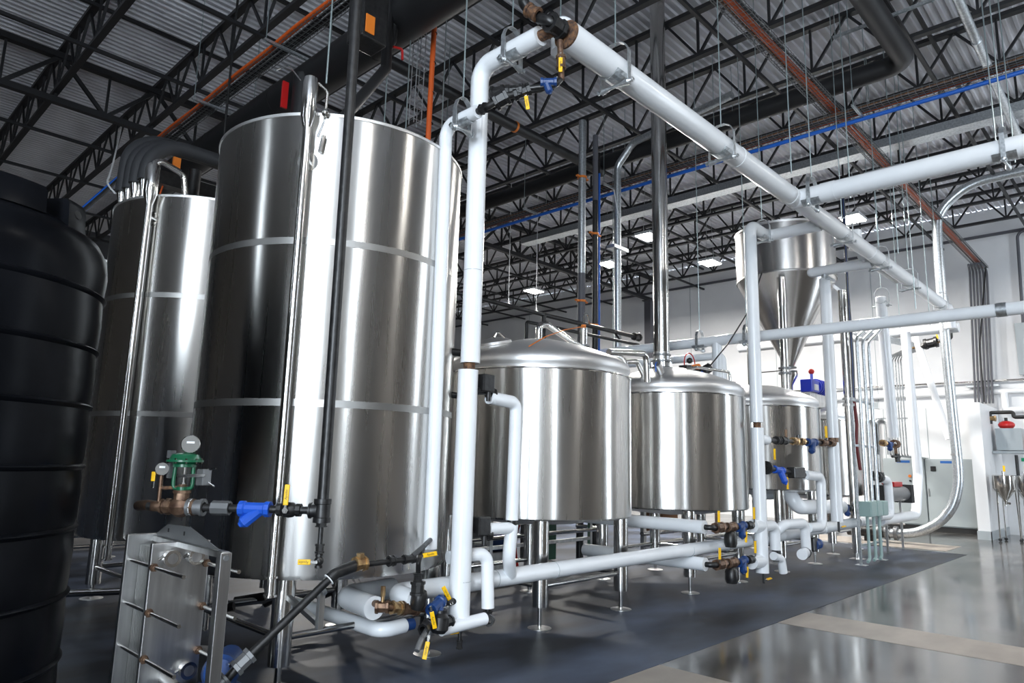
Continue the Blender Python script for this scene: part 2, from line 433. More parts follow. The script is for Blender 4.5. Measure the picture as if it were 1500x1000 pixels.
tB = tall_tank('tall_tank', 'tall steel tank with black hoses entering its top, behind the black tank', 3.53, 8.70, zt=4.55)
x, y, p = side_pipe(tB, 3.53, 8.70, 1.15, math.atan2(8.075-8.7, 2.565-3.53), 4.60, .62, .036)
mk(MB().lathe([(.036, 4.42), (.075, 4.55), (.075, 4.86), (.05, 4.9), (0, 4.9)], (x, y, 0), seg=20), 'vent_head', 'pipe_steel', p)
mk(MB().tube([(x, y, 4.86), (x, y, 4.98), (x+.35, y+.05, 4.90), (x+.42, y+.06, 4.5)], .035, .10, 14), 'swan_neck', 'pipe_steel', p)
for k, (px, py) in enumerate(((2.52, 9.10), (2.54, 8.92), (2.53, 8.66), (2.56, 8.46))):
    mk(MB().lathe([(0, 4.45), (.04, 4.45), (.04, 4.70), (.062, 4.80), (.062, 4.84), (.04, 4.86), (0, 4.86)], (px, py, 0), seg=16), 'inlet_nozzle', 'pipe_steel', tB)
tC = tall_tank('tall_tank', 'steel tank mostly hidden behind the black plastic tank', 3.3, 12.2, zt=4.45)

def mid_tank(label, cx, cy, R=1.15, zb=1.12, zt=2.72, zd=3.22):
    t = thing('kettle_tank', label, 'tank', (cx, cy, 0), 'domed stainless kettles in a row')
    c = (cx, cy, 0)
    mk(MB().lathe([(R-.06, zb-.035), (R-.02, zb-.03), (R-.002, zb-.012), (R, zb+.01), (R, zt)], c, seg=128), 'shell', 'tank_steel', t)
    mk(MB().lathe([(0, zb-.16), (R*.5, zb-.11), (R-.06, zb-.035)], c, seg=64), 'bottom_head', 'dome_steel', t)
    mk(MB().lathe([(R, zt-.008), (R+.006, zt), (R+.004, zt+.012), (R-.035, zt+.03)], c, seg=128), 'rim', 'pipe_steel', t)
    pr = [(R-.035, zt+.03), (R-.03, zt+.05), (R-.012, zt+.075), (R-.006, zt+.11), (R-.02, zt+.155), (R-.06, zt+.195), (R-.13, zt+.235), (R-.25, zt+.285), (R-.45, zt+.36), (R-.7, zt+.43), (.25, zd-.02), (0, zd)]
    mk(MB().lathe(pr, c, seg=128), 'dome', 'dome_steel', t, smooth=60)
    legs = [(cx+sx*.733, cy+sy*.733) for sx in (-1, 1) for sy in (-1, 1)]
    for x, y in legs: leg_parts(t, x, y, zb-.02, .085, .22)
    for (x0, y0), (x1, y1) in ((legs[0], legs[2]), (legs[0], legs[1]), (legs[2], legs[3]), (legs[1], legs[3])):
        mk(MB().cyl((x0, y0, .42), (x1, y1, .42), .026, 10), 'brace', 'pipe_steel', t)
    return t
M1 = mid_tank('domed steel kettle beside the tall tank, nearest of the domed row', 6.47, 5.73)
M2 = mid_tank('domed steel kettle with the exhaust stack rising from its top', 9.57, 5.73)
M3 = mid_tank('domed steel kettle under the cone-bottomed hopper, set higher off the floor', 12.6, 5.73, zb=1.36, zt=2.76)
M4 = mid_tank('farthest domed steel kettle, past the hopper', 15.9, 6.05, zb=1.2, zt=2.72)

# ------------------------------------------------------------------ fittings used on many pipes
def text_mesh(s, size, name='lettering', m='print_black', parent=None, o=(0, 0, 0), u=(1, 0, 0), w=(0, 0, 1)):
    "flat printed lettering in the plane o + a*u + b*w"
    cu = bpy.data.curves.new('t', 'FONT'); cu.body = s; cu.size = size; cu.align_x = 'CENTER'; cu.align_y = 'CENTER'; cu.shear = .2; cu.resolution_u = 2
    to = bpy.data.objects.new('t', cu); COL.objects.link(to)
    bpy.context.view_layer.update()
    me = bpy.data.meshes.new_from_object(to.evaluated_get(bpy.context.evaluated_depsgraph_get()))
    o, u, w = Vector(o), Vector(u).normalized(), Vector(w).normalized()
    mb = MB(); mb.v = [tuple(o+u*v.co.x+w*v.co.y) for v in me.vertices]; mb.f = [tuple(p.vertices) for p in me.polygons]
    bpy.data.objects.remove(to); bpy.data.meshes.remove(me)
    return mk(mb, name, m, parent, smooth=0)
def lever(parent, p, d, n, L=.15, w=.034, text=True):
    p, d, n = Vector(p), Vector(d).normalized(), Vector(n).normalized()
    n = (n-d*n.dot(d)).normalized()
    lv = mk(MB().bar(p-d*.01, p+d*.06, .016, .006, n), 'lever', 'pipe_steel', parent, smooth=0)
    mk(MB().bar(p+d*.035, p+d*L, w, .012, n), 'grip', 'yellow_plastic', lv, smooth=0, bevel=.004)
    if text:
        text_mesh('Apollo', w*.72, 'lettering', 'print_black', lv, p+d*(.035+L)/2+n*.0066, d, n.cross(d))
    return lv
def fitting(parent, p, d, r, L, m='black_iron', name='coupling', seg=8, col=1.18):
    "a threaded fitting with raised collars at both ends"
    p = Vector(p); h = L/2
    return mk(MB().lathe([(r*.7, -h), (r*col, -h), (r*col, -h*.6), (r, -h*.55), (r, h*.55), (r*col, h*.6), (r*col, h), (r*.7, h)], p, d, seg), name, m, parent, smooth=30)
def valve(parent, p, d, r, L, m='black_iron', lev=None, n=None, name='ball_valve', text=True, LL=.15):
    p = Vector(p); h = L/2
    v = mk(MB().lathe([(r*.6, -h), (r*1.05, -h), (r*1.05, -h*.62), (r*.82, -h*.58), (r*1.2, -h*.3), (r*1.28, 0), (r*1.2, h*.3), (r*.82, h*.58), (r*1.05, h*.62), (r*1.05, h), (r*.6, h)], p, d, 10), name, m, parent, smooth=30)
    if lev:
        lv = Vector(lev).normalized(); nn = Vector(n).normalized()
        mk(MB().cyl(p, p+nn*(r*1.28+.03), r*.35, 8).disc(p+nn*(r*1.28+.025), nn, r*.5, .012, 6), 'stem', 'pipe_steel', v)
        lever(v, p+nn*(r*1.28+.03), lv, nn, LL, text=text)
    return v
def strainer(parent, p, d, r, L, leg, m='blue_paint'):
    p, d, leg = Vector(p), Vector(d).normalized(), Vector(leg).normalized(); h = L/2
    s = mk(MB().lathe([(r*.6, -h), (r*1.15, -h), (r*1.15, -h*.68), (r*.95, -h*.6), (r*.95, h*.6), (r*1.15, h*.68), (r*1.15, h), (r*.6, h)], p, d, 10), 'strainer_body', m, parent, smooth=30)
    mk(MB().lathe([(r*.95, 0), (r*.95, L*.62), (r*1.0, L*.64), (r*.7, L*.74), (r*.42, L*.76), (r*.42, L*.82), (0, L*.82)], p+d*h*.35, leg, 10), 'strainer_leg', m, s, smooth=30)
    return s
def jacket(parent, pts, r, name='jacket', bend=None, seg=22, caps=True):
    return mk(MB().tube(pts, r, r*1.55 if bend is None else bend, seg, caps, 8), name, 'white_jacket', parent, smooth=45)
def seam(parent, p, d, r, w=.004):
    return mk(MB().disc(p, d, r+.0015, w, 22), 'jacket_seam', 'boiler_grey', parent)
def band(parent, p, d, r, w=.05, m='white_jacket'):
    return mk(MB().disc(p, d, r+.004, w, 22), 'jacket_band', m, parent)

# ------------------------------------------------------------------ white insulated header, risers, branches
HY, HZ, RY = 3.55, 5.42, 4.50
hd = thing('header_pipe', 'large white insulated header pipe running the length of the tank row overhead', 'pipe', (4.3, HY, HZ))
jacket(hd, [(4.32, HY, HZ), (9.2, HY, HZ)], .128); jacket(hd, [(9.2, HY, HZ), (18.0, HY, HZ)], .122)
jacket(hd, [(4.50, HY+.20, HZ), (4.50, HY+.20, HZ+.24)], .112, 'top_stub'); mk(MB().ball((4.50, HY+.20, HZ+.24), .112, 20), 'stub_cap', 'white_jacket', hd)
jacket(hd, [(12.3, HY+.12, HZ), (12.3, HY+.12, HZ+.33)], .11, 'top_stub'); jacket(hd, [(15.0, HY+.2, HZ+.05), (12.9, HY+.2, HZ+.05)], .085, 'top_bypass')
mk(MB().lathe([(0, -.012), (.10, -.012), (.128, 0), (.128, .02), (0, .02)], (4.30, HY, HZ), (1, 0, 0), 26), 'end_plate', 'rust', hd)
for x in (7.6, 9.2, 12.6): band(hd, (x, HY, HZ), (1, 0, 0), .128 if x < 9.5 else .122)
jacket(hd, [(18.0, HY, HZ), (18.35, HY, HZ), (18.35, HY, HZ-.45)], .122, 'end_elbow')
ex = thing('header_end_valve', 'black iron valve cluster on the rusty end plate of the header', 'valve', (4.2, HY, HZ))
mk(MB().tube([(4.28, HY, HZ), (4.10, HY, HZ+.02), (4.06, HY+.16, HZ+.12), (3.98, HY+.22, HZ+.24), (3.98, HY+.22, 9.6)], .048, .07, 14), 'drop_pipe', 'black_iron', ex)
fitting(ex, (4.16, HY, HZ+.01), (1, 0, 0), .075, .16, name='tee'); fitting(ex, (3.98, HY+.22, HZ+.40), (0, 0, 1), .055, .09)
fitting(ex, (4.02, HY+.14, HZ+.13), (-.3, .6, .5), .055, .12, 'rust', 'flange', 16)
d_ = Vector((.03, .0, -1))
mk(MB().cyl((4.22, HY, HZ-.10), (4.25, HY, HZ-.46), .026, 12), 'drain_nipple', 'bronze_dark', ex)
fitting(ex, (4.24, HY, HZ-.30), d_, .040, .12, 'bronze_dark', 'union')
lever(ex, (4.21, HY-.02, HZ-.24), (0, 0, -1), (-.7, -.7, 0), .17)
strainer(ex, (4.15, HY+.06, HZ-.50), (-.6, .75, .0), .035, .14, (.3, -.2, -.9), 'blue_dark')
mk(MB().tube([(4.24, HY, HZ-.46), (4.2, HY+.02, HZ-.52), (4.0, HY+.30, HZ-.55), (3.93, HY+.45, HZ-.55)], .024, .05, 10), 'return_pipe', 'black_iron', ex)
fitting(ex, (4.0, HY+.32, HZ-.55), (-.5, .8, 0), .05, .15, name='check_valve'); fitting(ex, (3.94, HY+.46, HZ-.55), (-.4, .9, 0), .062, .12, name='cap')
lever(ex, (4.05, HY+.24, HZ-.57), (.15, -.1, -1), (-.7, -.7, 0), .16)

r1 = thing('riser_pipe', 'thick white insulated riser in front of the tall tank, turning into the header', 'pipe', (4.17, RY, .36))
jacket(r1, [(4.17, 3.74, HZ), (4.17, RY, HZ), (4.17, RY, 2.555)], .088, 'upper_jacket', .16)
jacket(r1, [(4.15, RY, 2.49), (4.14, RY, .36)], .090, 'lower_jacket')
mk(MB().cyl((4.16, RY, 2.46), (4.16, RY, 2.58), .052, 18), 'coupling', 'rust', r1)
mk(MB().lathe([(.03, 0), (.088, 0), (.088, .006), (.03, .006)], (4.17, 3.738, HZ), (0, -1, 0), 24), 'end_face', 'white_paint', r1)
mk(MB().cyl((4.17, 3.75, HZ), (4.19, 3.60, HZ), .05, 16), 'bare_pipe', 'rust', r1)
for z in (.70, 3.4): seam(r1, (4.145 if z < 2 else 4.17, RY, z), (0, 0, 1), .090)
mk(MB().cyl((4.14, RY-.02, .37), (4.14, RY-.02, .20), .016, 10), 'drain_nipple', 'black_iron', r1)
fitting(r1, (4.14, RY-.02, .20), (0, 0, 1), .022, .07); lever(r1, (4.12, RY-.05, .31), (-.9, -.1, .05), (0, -.3, 1), .14)
valve(r1, (4.02, RY-.02, .55), (1, 0, 0), .026, .10, 'black_iron', (-.45, .1, .75), (-.5, -.8, 0), LL=.16)
cl = thing('pipe_hanger', 'galvanised clevis hanger and roller under the elbow of the thick white riser', 'hanger', (4.17, 4.08, HZ), 'pipe hangers')
def hanger(label, p, axis, r, ztop=9.60, group='pipe hangers', root=None, rod=True):
    "strap over the pipe with a roller saddle beneath it, hung on a threaded rod"
    p = Vector(p); a = Vector(axis).normalized(); s = Vector((0, 0, 1)).cross(a)
    t = root or thing('pipe_hanger', label, 'hanger', p, group)
    w = r+.03; zl = -r-.045
    pts = [(-w, zl-.03), (-w, r+.02), (-w*.72, r+.10), (-w*.3, r+.135), (w*.3, r+.135), (w*.72, r+.10), (w, r+.02), (w, zl-.03)]
    mb = MB()
    for (a0, b0), (a1, b1) in zip(pts, pts[1:]):
        mb.bar(p+s*a0+Vector((0, 0, b0)), p+s*a1+Vector((0, 0, b1)), .05, .007, s.cross(a) if abs(b1-b0) < abs(a1-a0) else s)
    mk(mb, 'strap', 'galvanised', t, smooth=0)
    mk(MB().lathe([(.008, -w-.05), (.022, -w-.045), (.022, -w-.03), (.008, -w-.028), (.03, -w+.004), (.034, -w+.01), (.018, -w*.4), (.014, 0), (.018, w*.4), (.034, w-.01), (.03, w-.004), (.008, w+.028), (.022, w+.03), (.022, w+.045), (.008, w+.05)], p+Vector((0, 0, zl)), s, 12), 'roller', 'galvanised', t)
    mk(MB().lathe([(r+.004, -.11), (r+.007, -.11), (r+.007, .11), (r+.004, .11)], p, a, 16, a0=(PI*.30), a1=(PI*.70)), 'saddle', 'galvanised', t) if False else None
    q = [p+s*(math.cos(th)*(r+.004))+Vector((0, 0, math.sin(th)*(r+.004))) for th in [PI*(1.18+.64*k/8) for k in range(9)]]
    sm = MB()
    for k in range(8):
        o0, o1 = (q[k]-p).normalized()*.006, (q[k+1]-p).normalized()*.006
        v8 = [q[k]-a*.12, q[k]+a*.12, q[k+1]+a*.12, q[k+1]-a*.12]
        v8 += [v8[0]+o0, v8[1]+o0, v8[2]+o1, v8[3]+o1]
        sm.add(v8, [(3, 2, 1, 0), (4, 5, 6, 7), (0, 1, 5, 4), (2, 3, 7, 6), (1, 2, 6, 5), (3, 0, 4, 7)])
    mk(sm, 'saddle', 'galvanised', t)
    if rod:
        mk(MB().cyl(p+Vector((0, 0, r+.12)), (p.x, p.y, ztop), .0075, 8), 'threaded_rod', 'zinc_rod', t)
    return t
hanger('', (4.17, 4.08, HZ), (0, 1, 0), .088, root=cl)
for x, lb in ((5.05, 'first galvanised hanger along the header, near its rusty end'), (7.2, 'second galvanised hanger along the header, before the tee'), (11.3, 'third hanger along the header, right of the hopper'), (13.2, 'fourth hanger along the header, past the hopper'), (15.1, 'fifth hanger along the header, near its far end'), (17.6, 'hanger at the far end elbow of the header')):
    hanger(lb, (x, HY, HZ), (1, 0, 0), .128 if x < 9 else .122)

r1b = thing('riser_pipe', 'slim white insulated riser left of the thick one, hugging the tall tank', 'pipe', (3.87, 4.6, .97))
jacket(r1b, [(3.86, 4.18, 4.73), (3.86, 4.6, 4.73), (3.88, 4.6, .97)], .060, 'jacket', .12)
mk(MB().cyl((3.86, 4.19, 4.73), (3.87, 4.05, 4.74), .03, 12), 'bare_end', 'black_iron', r1b)
fitting(r1b, (3.865, 4.11, 4.735), (0, 1, 0), .042, .06)
hanger('galvanised ring hanger on the top bend of the slim white riser', (3.86, 4.38, 4.73), (0, 1, 0), .062)
vc = thing('valve_cluster', 'black iron valve cluster at the top end of the slim white riser', 'valve', (3.9, 4.0, 4.75))
mk(MB().tube([(3.87, 4.06, 4.74), (3.92, 3.92, 4.80), (4.05, 3.80, 4.86)], .032, .05, 12), 'nipple', 'black_iron', vc)
fitting(vc, (3.93, 3.96, 4.80), (.4, -.8, .4), .072, .13, name='check_valve'); fitting(vc, (4.04, 3.82, 4.86), (.5, -.7, .3), .05, .15, name='union')
mk(MB().tube([(4.05, 3.80, 4.86), (4.14, 3.70, 4.88), (4.2, 3.62, 4.92), (4.22, 3.57, 4.98)], .026, .05, 10), 'elbow', 'black_iron', vc)

lm = thing('low_main_pipe', 'white insulated main running low along the front legs of the domed kettles', 'pipe', (3.6, 4.7, .63))
jacket(lm, [(3.60, 4.42, .62), (3.60, 4.70, .63), (10.0, 4.70, .64)], .080, 'jacket', .12)
for x in (4.75, 5.6, 8.3, 9.3): seam(lm, (x, 4.7, .632), (1, 0, 0), .081)
mk(MB().lathe([(0, .0), (.05, 0), (.062, .03), (.062, .10), (.05, .14), (0, .15)], (3.60, 4.36, .70), (.0, .25, -1), 14), 'black_tee', 'black_iron', lm)
p3_ = thing('drain_loop_pipe', 'short white insulated U-bend beside the foot of the thick riser', 'pipe', (4.5, 4.5, .4))
jacket(p3_, [(4.10, 4.62, .88), (4.47, 4.52, .90), (4.48, 4.5, .44)], .056, 'jacket', .09)
mk(MB().cyl((4.48, 4.5, .45), (4.48, 4.5, .34), .022, 12), 'nipple', 'black_iron', p3_)
fitting(p3_, (4.48, 4.5, .385), (0, 0, 1), .036, .06); fitting(p3_, (4.45, 4.45, .35), (.8, .5, 0), .04, .07, name='elbow')
p4_ = thing('drain_pipe', 'short white insulated pipe at floor level crossing behind the riser foot', 'pipe', (3.9, 4.42, .36))
jacket(p4_, [(3.88, 4.42, .365), (4.38, 4.44, .375)], .052)
p1_ = thing('return_pipe', 'white insulated return pipe with blue end bending under the tall tank', 'pipe', (3.5, 4.7, .36))
jacket(p1_, [(3.54, 6.2, .36), (3.50, 4.70, .36), (3.74, 4.72, .365)], .058, 'jacket', .10)
mk(MB().cyl((3.73, 4.72, .365), (3.83, 4.72, .365), .046, 14), 'blue_coupling', 'blue_dark', p1_)
p2_ = thing('supply_pipe', 'thick white insulated U-bend with bronze fittings under the tall tank', 'pipe', (3.4, 4.9, .56))
jacket(p2_, [(4.0, 5.25, .56), (3.42, 5.12, .57), (3.36, 4.62, .565)], .088, 'jacket', .15)
mk(MB().lathe([(.0, 0), (.0881, 0), (.0881, .005), (0, .005)], (3.3585, 4.615, .565), (-.12, -1, 0), 24), 'end_face', 'white_paint', p2_)
D2 = Vector((.62, -.02, -.10)).normalized(); s0 = Vector((3.32, 4.46, .60))
mk(MB().tube([(3.36, 4.62, .60), (3.32, 4.46, .60), s0+D2*.42], .026, .03, 12), 'pipe', 'bronze_dark', p2_)
fitting(p2_, s0, (.5, -.5, 0), .042, .10, 'bronze_dark', 'elbow'); fitting(p2_, s0+D2*.13, D2, .044, .09, 'brass', 'union')
fitting(p2_, s0+D2*.26, D2, .046, .15, 'bronze_dark', 'check_valve', 12)
mk(MB().cyl(s0+Vector((0, 0, .02)), s0+Vector((0, 0, .10)), .014, 10).cyl(s0+Vector((0, 0, .08)), s0+Vector((0, 0, .15)), .019, 8), 'bleed_cock', 'brass', p2_)
vm = thing('steam_trap', 'blue and black steam trap with yellow levers by the thick riser foot', 'steam trap', (3.75, 4.42, .4))
strainer(vm, (3.80, 4.40, .56), (.8, .3, .25), .046, .17, (-.2, -.35, -.9), 'blue_dark')
mk(MB().lathe([(0, 0), (.05, 0), (.075, .03), (.075, .12), (.05, .15), (.05, .17), (0, .17)], (3.80, 4.36, .36), (.1, 0, 1), 10), 'trap_body', 'black_iron', vm)
mk(MB().tube([(3.70, 4.36, .42), (3.56, 4.28, .36), (3.50, 4.25, .30)], .022, .04, 10), 'test_leg', 'grey_cast', vm)
fitting(vm, (3.66, 4.35, .43), (1, .5, .3), .04, .10, name='union'); fitting(vm, (3.92, 4.40, .42), (1, .2, 0), .042, .10, name='union')
lever(vm, (3.66, 4.30, .58), (.28, 0, -.9), (-.6, -.7, .2), .17); lever(vm, (3.62, 4.26, .38), (-.22, 0, -.9), (-.6, -.7, 0), .16)

# branch on the first kettle
b1 = thing('branch_pipe', 'white insulated branch pipe hanging in front of the nearest domed kettle', 'pipe', (4.78, 4.52, .72))
jacket(b1, [(4.42, 4.5, 2.27), (4.80, 4.52, 2.25), (4.78, 4.52, 1.17)], .060, 'upper_jacket', .085)
jacket(b1, [(4.78, 4.52, 1.13), (4.77, 4.54, .84), (4.92, 4.66, .66)], .060, 'lower_jacket', .16)
jacket(b1, [(4.78, 4.52, 1.10), (4.44, 4.50, 1.11)], .052, 'tee_stub')
mk(MB().cyl((4.78, 4.52, 1.12), (4.78, 4.52, 1.18), .045, 16), 'bare_gap', 'black_iron', b1)
for z, nm in ((2.36, 'upper'), (1.11, 'lower')):
    v = thing('control_valve', 'black %s valve between the thick riser and the branch pipe' % nm, 'valve', (4.35, RY, z))
    mk(MB().bb(4.28, 4.42, RY-.07, RY+.05, z-.05, z+.11), 'actuator_box', 'black_iron', v, smooth=0, bevel=.012)
    mk(MB().cyl((4.2, RY, z-.05), (4.47, RY, z-.03), .034, 12), 'valve_body', 'black_iron', v)
    fitting(v, (4.44, RY, z-.05), (1, 0, -.1), .046, .07)
    mk(MB().cyl((4.36, RY-.05, z-.05), (4.36, RY-.05, z-.13), .02, 10), 'drain_boss', 'black_iron', v)
bs = thing('side_connection', 'black pipe with two elbows joining the tall tank side', 'pipe', (4.05, 4.75, 2.3))
mk(MB().tube([(4.5, 4.82, 2.70), (4.12, 4.85, 2.70), (4.10, 4.88, 2.55), (4.10, 4.88, 1.6)], .030, .06, 12), 'bent_pipe', 'pipe_steel', bs)
mk(MB().cyl((4.13, 4.85, 2.70), (4.42, 4.83, 2.70), .035, 12), 'upper_stub', 'black_iron', bs)
mk(MB().cyl((4.10, 4.88, 2.30), (4.45, 4.86, 2.30), .030, 12), 'lower_stub', 'black_iron', bs)
mk(MB().ball((4.10, 4.86, 2.70), .048), 'elbow', 'black_iron', bs)

# ------------------------------------------------------------------ second riser and the pipes that meet it
r2 = thing('riser_pipe', 'white insulated riser before the hopper, joined to the header by two bends', 'pipe', (10.0, RY, .2))
jacket(r2, [(10.62, HY+.10, HZ-.02), (10.62, RY, HZ-.02), (10.0, RY, HZ), (10.0, RY, 2.36)], .092, 'upper_jacket', .15)
jacket(r2, [(10.0, RY, 2.28), (10.0, RY, .22)], .094, 'lower_jacket')
mk(MB().cyl((10.0, RY, 2.26), (10.0, RY, 2.38), .055, 16), 'coupling', 'rust', r2)
mk(MB().cyl((10.62, HY+.11, HZ-.02), (10.62, HY+.0, HZ), .05, 16), 'bare_pipe', 'black_iron', r2)
jacket(r2, [(10.0, RY, .87), (9.72, RY, .88)], .094, 'upper_stub'); jacket(r2, [(10.0, RY, .38), (9.66, RY, .39)], .094, 'lower_stub')
jacket(r2, [(10.05, RY, 2.12), (10.26, RY-.02, 2.11)], .075, 'side_stub'); mk(MB().ball((10.26, RY-.02, 2.11), .075, 18), 'stub_cap', 'white_jacket', r2)
mk(MB().cyl((9.98, RY-.03, .22), (9.98, RY-.03, .08), .018, 10), 'drain_nipple', 'black_iron', r2); lever(r2, (9.98, RY-.05, .13), (.9, -.2, .1), (0, -.5, 1), .14, text=False)
hanger('galvanised hanger on the short bend between second riser and header', (10.45, RY, HZ-.02), (1, 0, 0), .094)
for k, (z, y1, lb) in enumerate(((.93, 6.9, 'upper'), (.47, 6.4, 'lower'))):
    q = thing('feed_pipe', '%s white insulated feed pipe crossing under the kettle with the stack' % lb, 'pipe', (8.4, 4.6, z))
    jacket(q, [(8.38, 4.52, z), (8.32, y1, z)], .084)
    mk(MB().lathe([(0, 0), (.0845, 0), (.0845, .005), (0, .005)], (8.38, 4.518, z), (0, -1, 0), 22), 'end_face', 'white_paint', q)
    mk(MB().tube([(8.38, 4.53, z), (8.40, 4.43, z), (9.70, 4.48, z-.04)], .034, .05, 12), 'bare_pipe', 'black_iron', q)
    fitting(q, (8.62, 4.44, z-.01), (1, .04, 0), .06, .22, 'bronze_dark', 'elbow'); fitting(q, (8.95, 4.45, z-.02), (1, .04, 0), .055, .24, 'bronze_dark', 'union', 12)
    mk(MB().lathe([(0, 0), (.07, 0), (.085, .05), (.085, .15), (.05, .2), (0, .2)], (8.95, 4.45, z-.28), (0, 0, 1), 12), 'trap_body', 'black_iron', q)
    strainer(q, (9.28, 4.46, z-.03), (1, .05, .1), .052, .22, (-.35, -.2, -.9), 'blue_dark')
    fitting(q, (9.55, 4.47, z-.03), (1, .05, 0), .05, .16, name='ball_valve')
    lever(q, (9.62, 4.42, z+.02), (.03, 0, 1), (-.6, -.7, 0), .20, text=False); lever(q, (9.32, 4.40, z-.06), (-.12, 0, -1), (-.6, -.7, 0), .18, text=False); lever(q, (8.5, 4.38, z+.03), (.03, 0, 1), (-.6, -.7, 0), .18, text=False)
lp = thing('drain_loop_pipe', 'white insulated U-bend just past the second riser', 'pipe', (10.5, RY, .4))
jacket(lp, [(10.05, RY, .86), (10.48, RY, .86), (10.48, RY, .50)], .078, 'jacket', .13)
mk(MB().cyl((10.48, RY, .51), (10.49, RY, .34), .05, 14), 'black_clamp', 'black_iron', lp)
jacket(lp, [(10.40, RY, .42), (10.62, RY-.02, .36), (10.68, RY-.02, .16)], .062, 'foot_bend', .08)
# lines in front of the kettle under the hopper
up = thing('valve_line', 'black and brass pipe with blue strainer across the kettle under the hopper', 'valve', (11.5, 4.45, 2.12))
mk(MB().cyl((10.28, 4.46, 2.11), (13.12, 4.48, 2.16), .034, 12), 'pipe', 'black_iron', up)
for x, m_, nm, L in ((10.62, 'black_iron', 'flange', .1), (10.85, 'black_iron', 'check_valve', .2), (11.3, 'brass', 'union', .18), (11.58, 'brass', 'coupling', .14), (12.55, 'bronze_dark', 'ball_valve', .2), (12.95, 'bronze_dark', 'elbow', .16)):
    fitting(up, (x, 4.465, 2.115+(x-10.3)*.017), (1, 0, .02), .055, L, m_, nm)
strainer(up, (12.0, 4.47, 2.14), (1, 0, .02), .06, .36, (-.75, -.2, -.6), 'blue_dark')
mk(MB().cyl((10.95, 4.46, 2.13), (10.95, 4.46, 2.30), .022, 10), 'vent_cock', 'bronze_dark', up); mk(MB().cyl((11.45, 4.46, 2.13), (11.45, 4.46, 2.24), .03, 8), 'bonnet', 'black_iron', up)
lever(up, (12.52, 4.40, 2.20), (0, 0, 1), (-.5, -.8, 0), .24, .05, text=False); lever(up, (10.3, 4.38, 2.02), (0, 0, -1), (-.5, -.8, 0), .20, text=False)
lo = thing('drop_pipe', 'white insulated loop with black valve in front of the kettle under the hopper', 'pipe', (12.0, 4.4, .75))
jacket(lo, [(11.52, 4.42, 1.60), (12.22, 4.42, 1.58), (12.16, 4.42, .76), (11.55, 4.42, .77)], .078, 'jacket', .13)
mk(MB().cyl((10.25, 4.5, 1.70), (11.55, 4.42, 1.60), .036, 12), 'bare_pipe', 'black_iron', lo)
mk(MB().disc((10.28, 4.5, 1.70), (1, -.06, -.07), .10, .04, 16), 'flange', 'black_iron', lo)
strainer(lo, (10.65, 4.48, 1.67), (1, -.06, -.07), .052, .28, (.2, -.3, -.9), 'blue_paint')
mk(MB().bb(11.0, 11.42, 4.36, 4.50, 1.55, 1.72), 'actuator_box', 'black_iron', lo, smooth=0, bevel=.015)
lever(lo, (10.82, 4.42, 1.60), (-.2, -.1, -1), (-.5, -.8, 0), .22, text=False)
ar = thing('arch_pipe', 'white insulated arch pipe rising from the low main past the second riser', 'pipe', (11, 4.4, .4))
jacket(ar, [(10.62, 4.62, .66), (10.62, 4.44, .86), (11.42, 4.42, .85), (11.45, 4.42, .45)], .076, 'jacket', .12)
jacket(ar, [(11.50, 4.44, .41), (11.12, 4.36, .40)], .082, 'end_stub')
mk(MB().cyl((11.34, 4.405, .405), (11.44, 4.425, .405), .0845, 20), 'black_clamp', 'black_iron', ar)
fitting(ar, (11.85, 4.42, .50), (1, .1, 0), .075, .28, 'blue_dark', 'valve'); mk(MB().bb(11.62, 11.78, 4.35, 4.5, .40, .62), 'actuator_box', 'black_iron', ar, smooth=0, bevel=.02)
l2 = thing('low_main_pipe', 'white insulated main running low under the hopper toward the junction boxes', 'pipe', (10.5, 4.7, .66))
jacket(l2, [(10.35, 4.72, .64), (14.66, 4.72, .69)], .095); jacket(l2, [(14.84, 4.72, .692), (15.6, 4.72, .70)], .095); band(l2, (13.1, 4.72, .672), (1, 0, .01), .097, .25)
bp = thing('outlet_pipe', 'thick white insulated outlet pipe from the bottom of the kettle under the hopper', 'pipe', (12.3, 4.9, 1.05))
jacket(bp, [(12.5, 5.7, 1.24), (12.28, 5.0, 1.30), (12.26, 4.85, 1.05), (14.25, 4.80, 1.0)], .125, 'jacket', .15)
strainer(bp, (14.38, 4.79, .99), (1, 0, -.1), .06, .22, (-.2, -.4, -.9), 'blue_dark'); fitting(bp, (14.56, 4.78, .97), (1, 0, -.1), .06, .14)
r3 = thing('riser_pipe', 'white insulated riser standing in front of the hopper cone', 'pipe', (13.15, RY, .78))
jacket(r3, [(13.15, RY, 5.22), (13.15, RY, 2.26)], .098, 'upper_jacket'); jacket(r3, [(13.13, RY, 2.18), (13.12, RY, .80)], .10, 'lower_jacket')
mk(MB().cyl((13.14, RY, 2.16), (13.14, RY, 2.28), .085, 16), 'coupling', 'bronze_dark', r3)
jacket(r3, [(13.15, RY+.22, 5.38), (13.15, HY+.12, 5.38)], .095, 'cross_stub'); mk(MB().ball((13.15, RY+.22, 5.38), .095, 18), 'stub_cap', 'white_jacket', r3)
mk(MB().cyl((13.15, RY, 5.20), (13.15, RY, 5.36), .06, 14), 'neck', 'galvanised', r3); mk(MB().bar((12.95, RY-.1, 5.20), (13.35, RY-.1, 5.20), .05, .05), 'support_channel', 'galvanised', r3, smooth=0)
mk(MB().cyl((13.12, RY-.02, .8), (13.12, RY-.02, .62), .02, 10), 'drain_nipple', 'black_iron', r3); lever(r3, (13.12, RY-.05, .70), (.9, -.2, .1), (0, -.5, 1), .16, text=False)
r4 = thing('riser_pipe', 'white insulated riser past the hopper with a small brass valve at its foot', 'pipe', (16.7, RY, 2.3))
jacket(r4, [(16.6, RY, 5.50), (16.85, RY, 2.42)], .115)
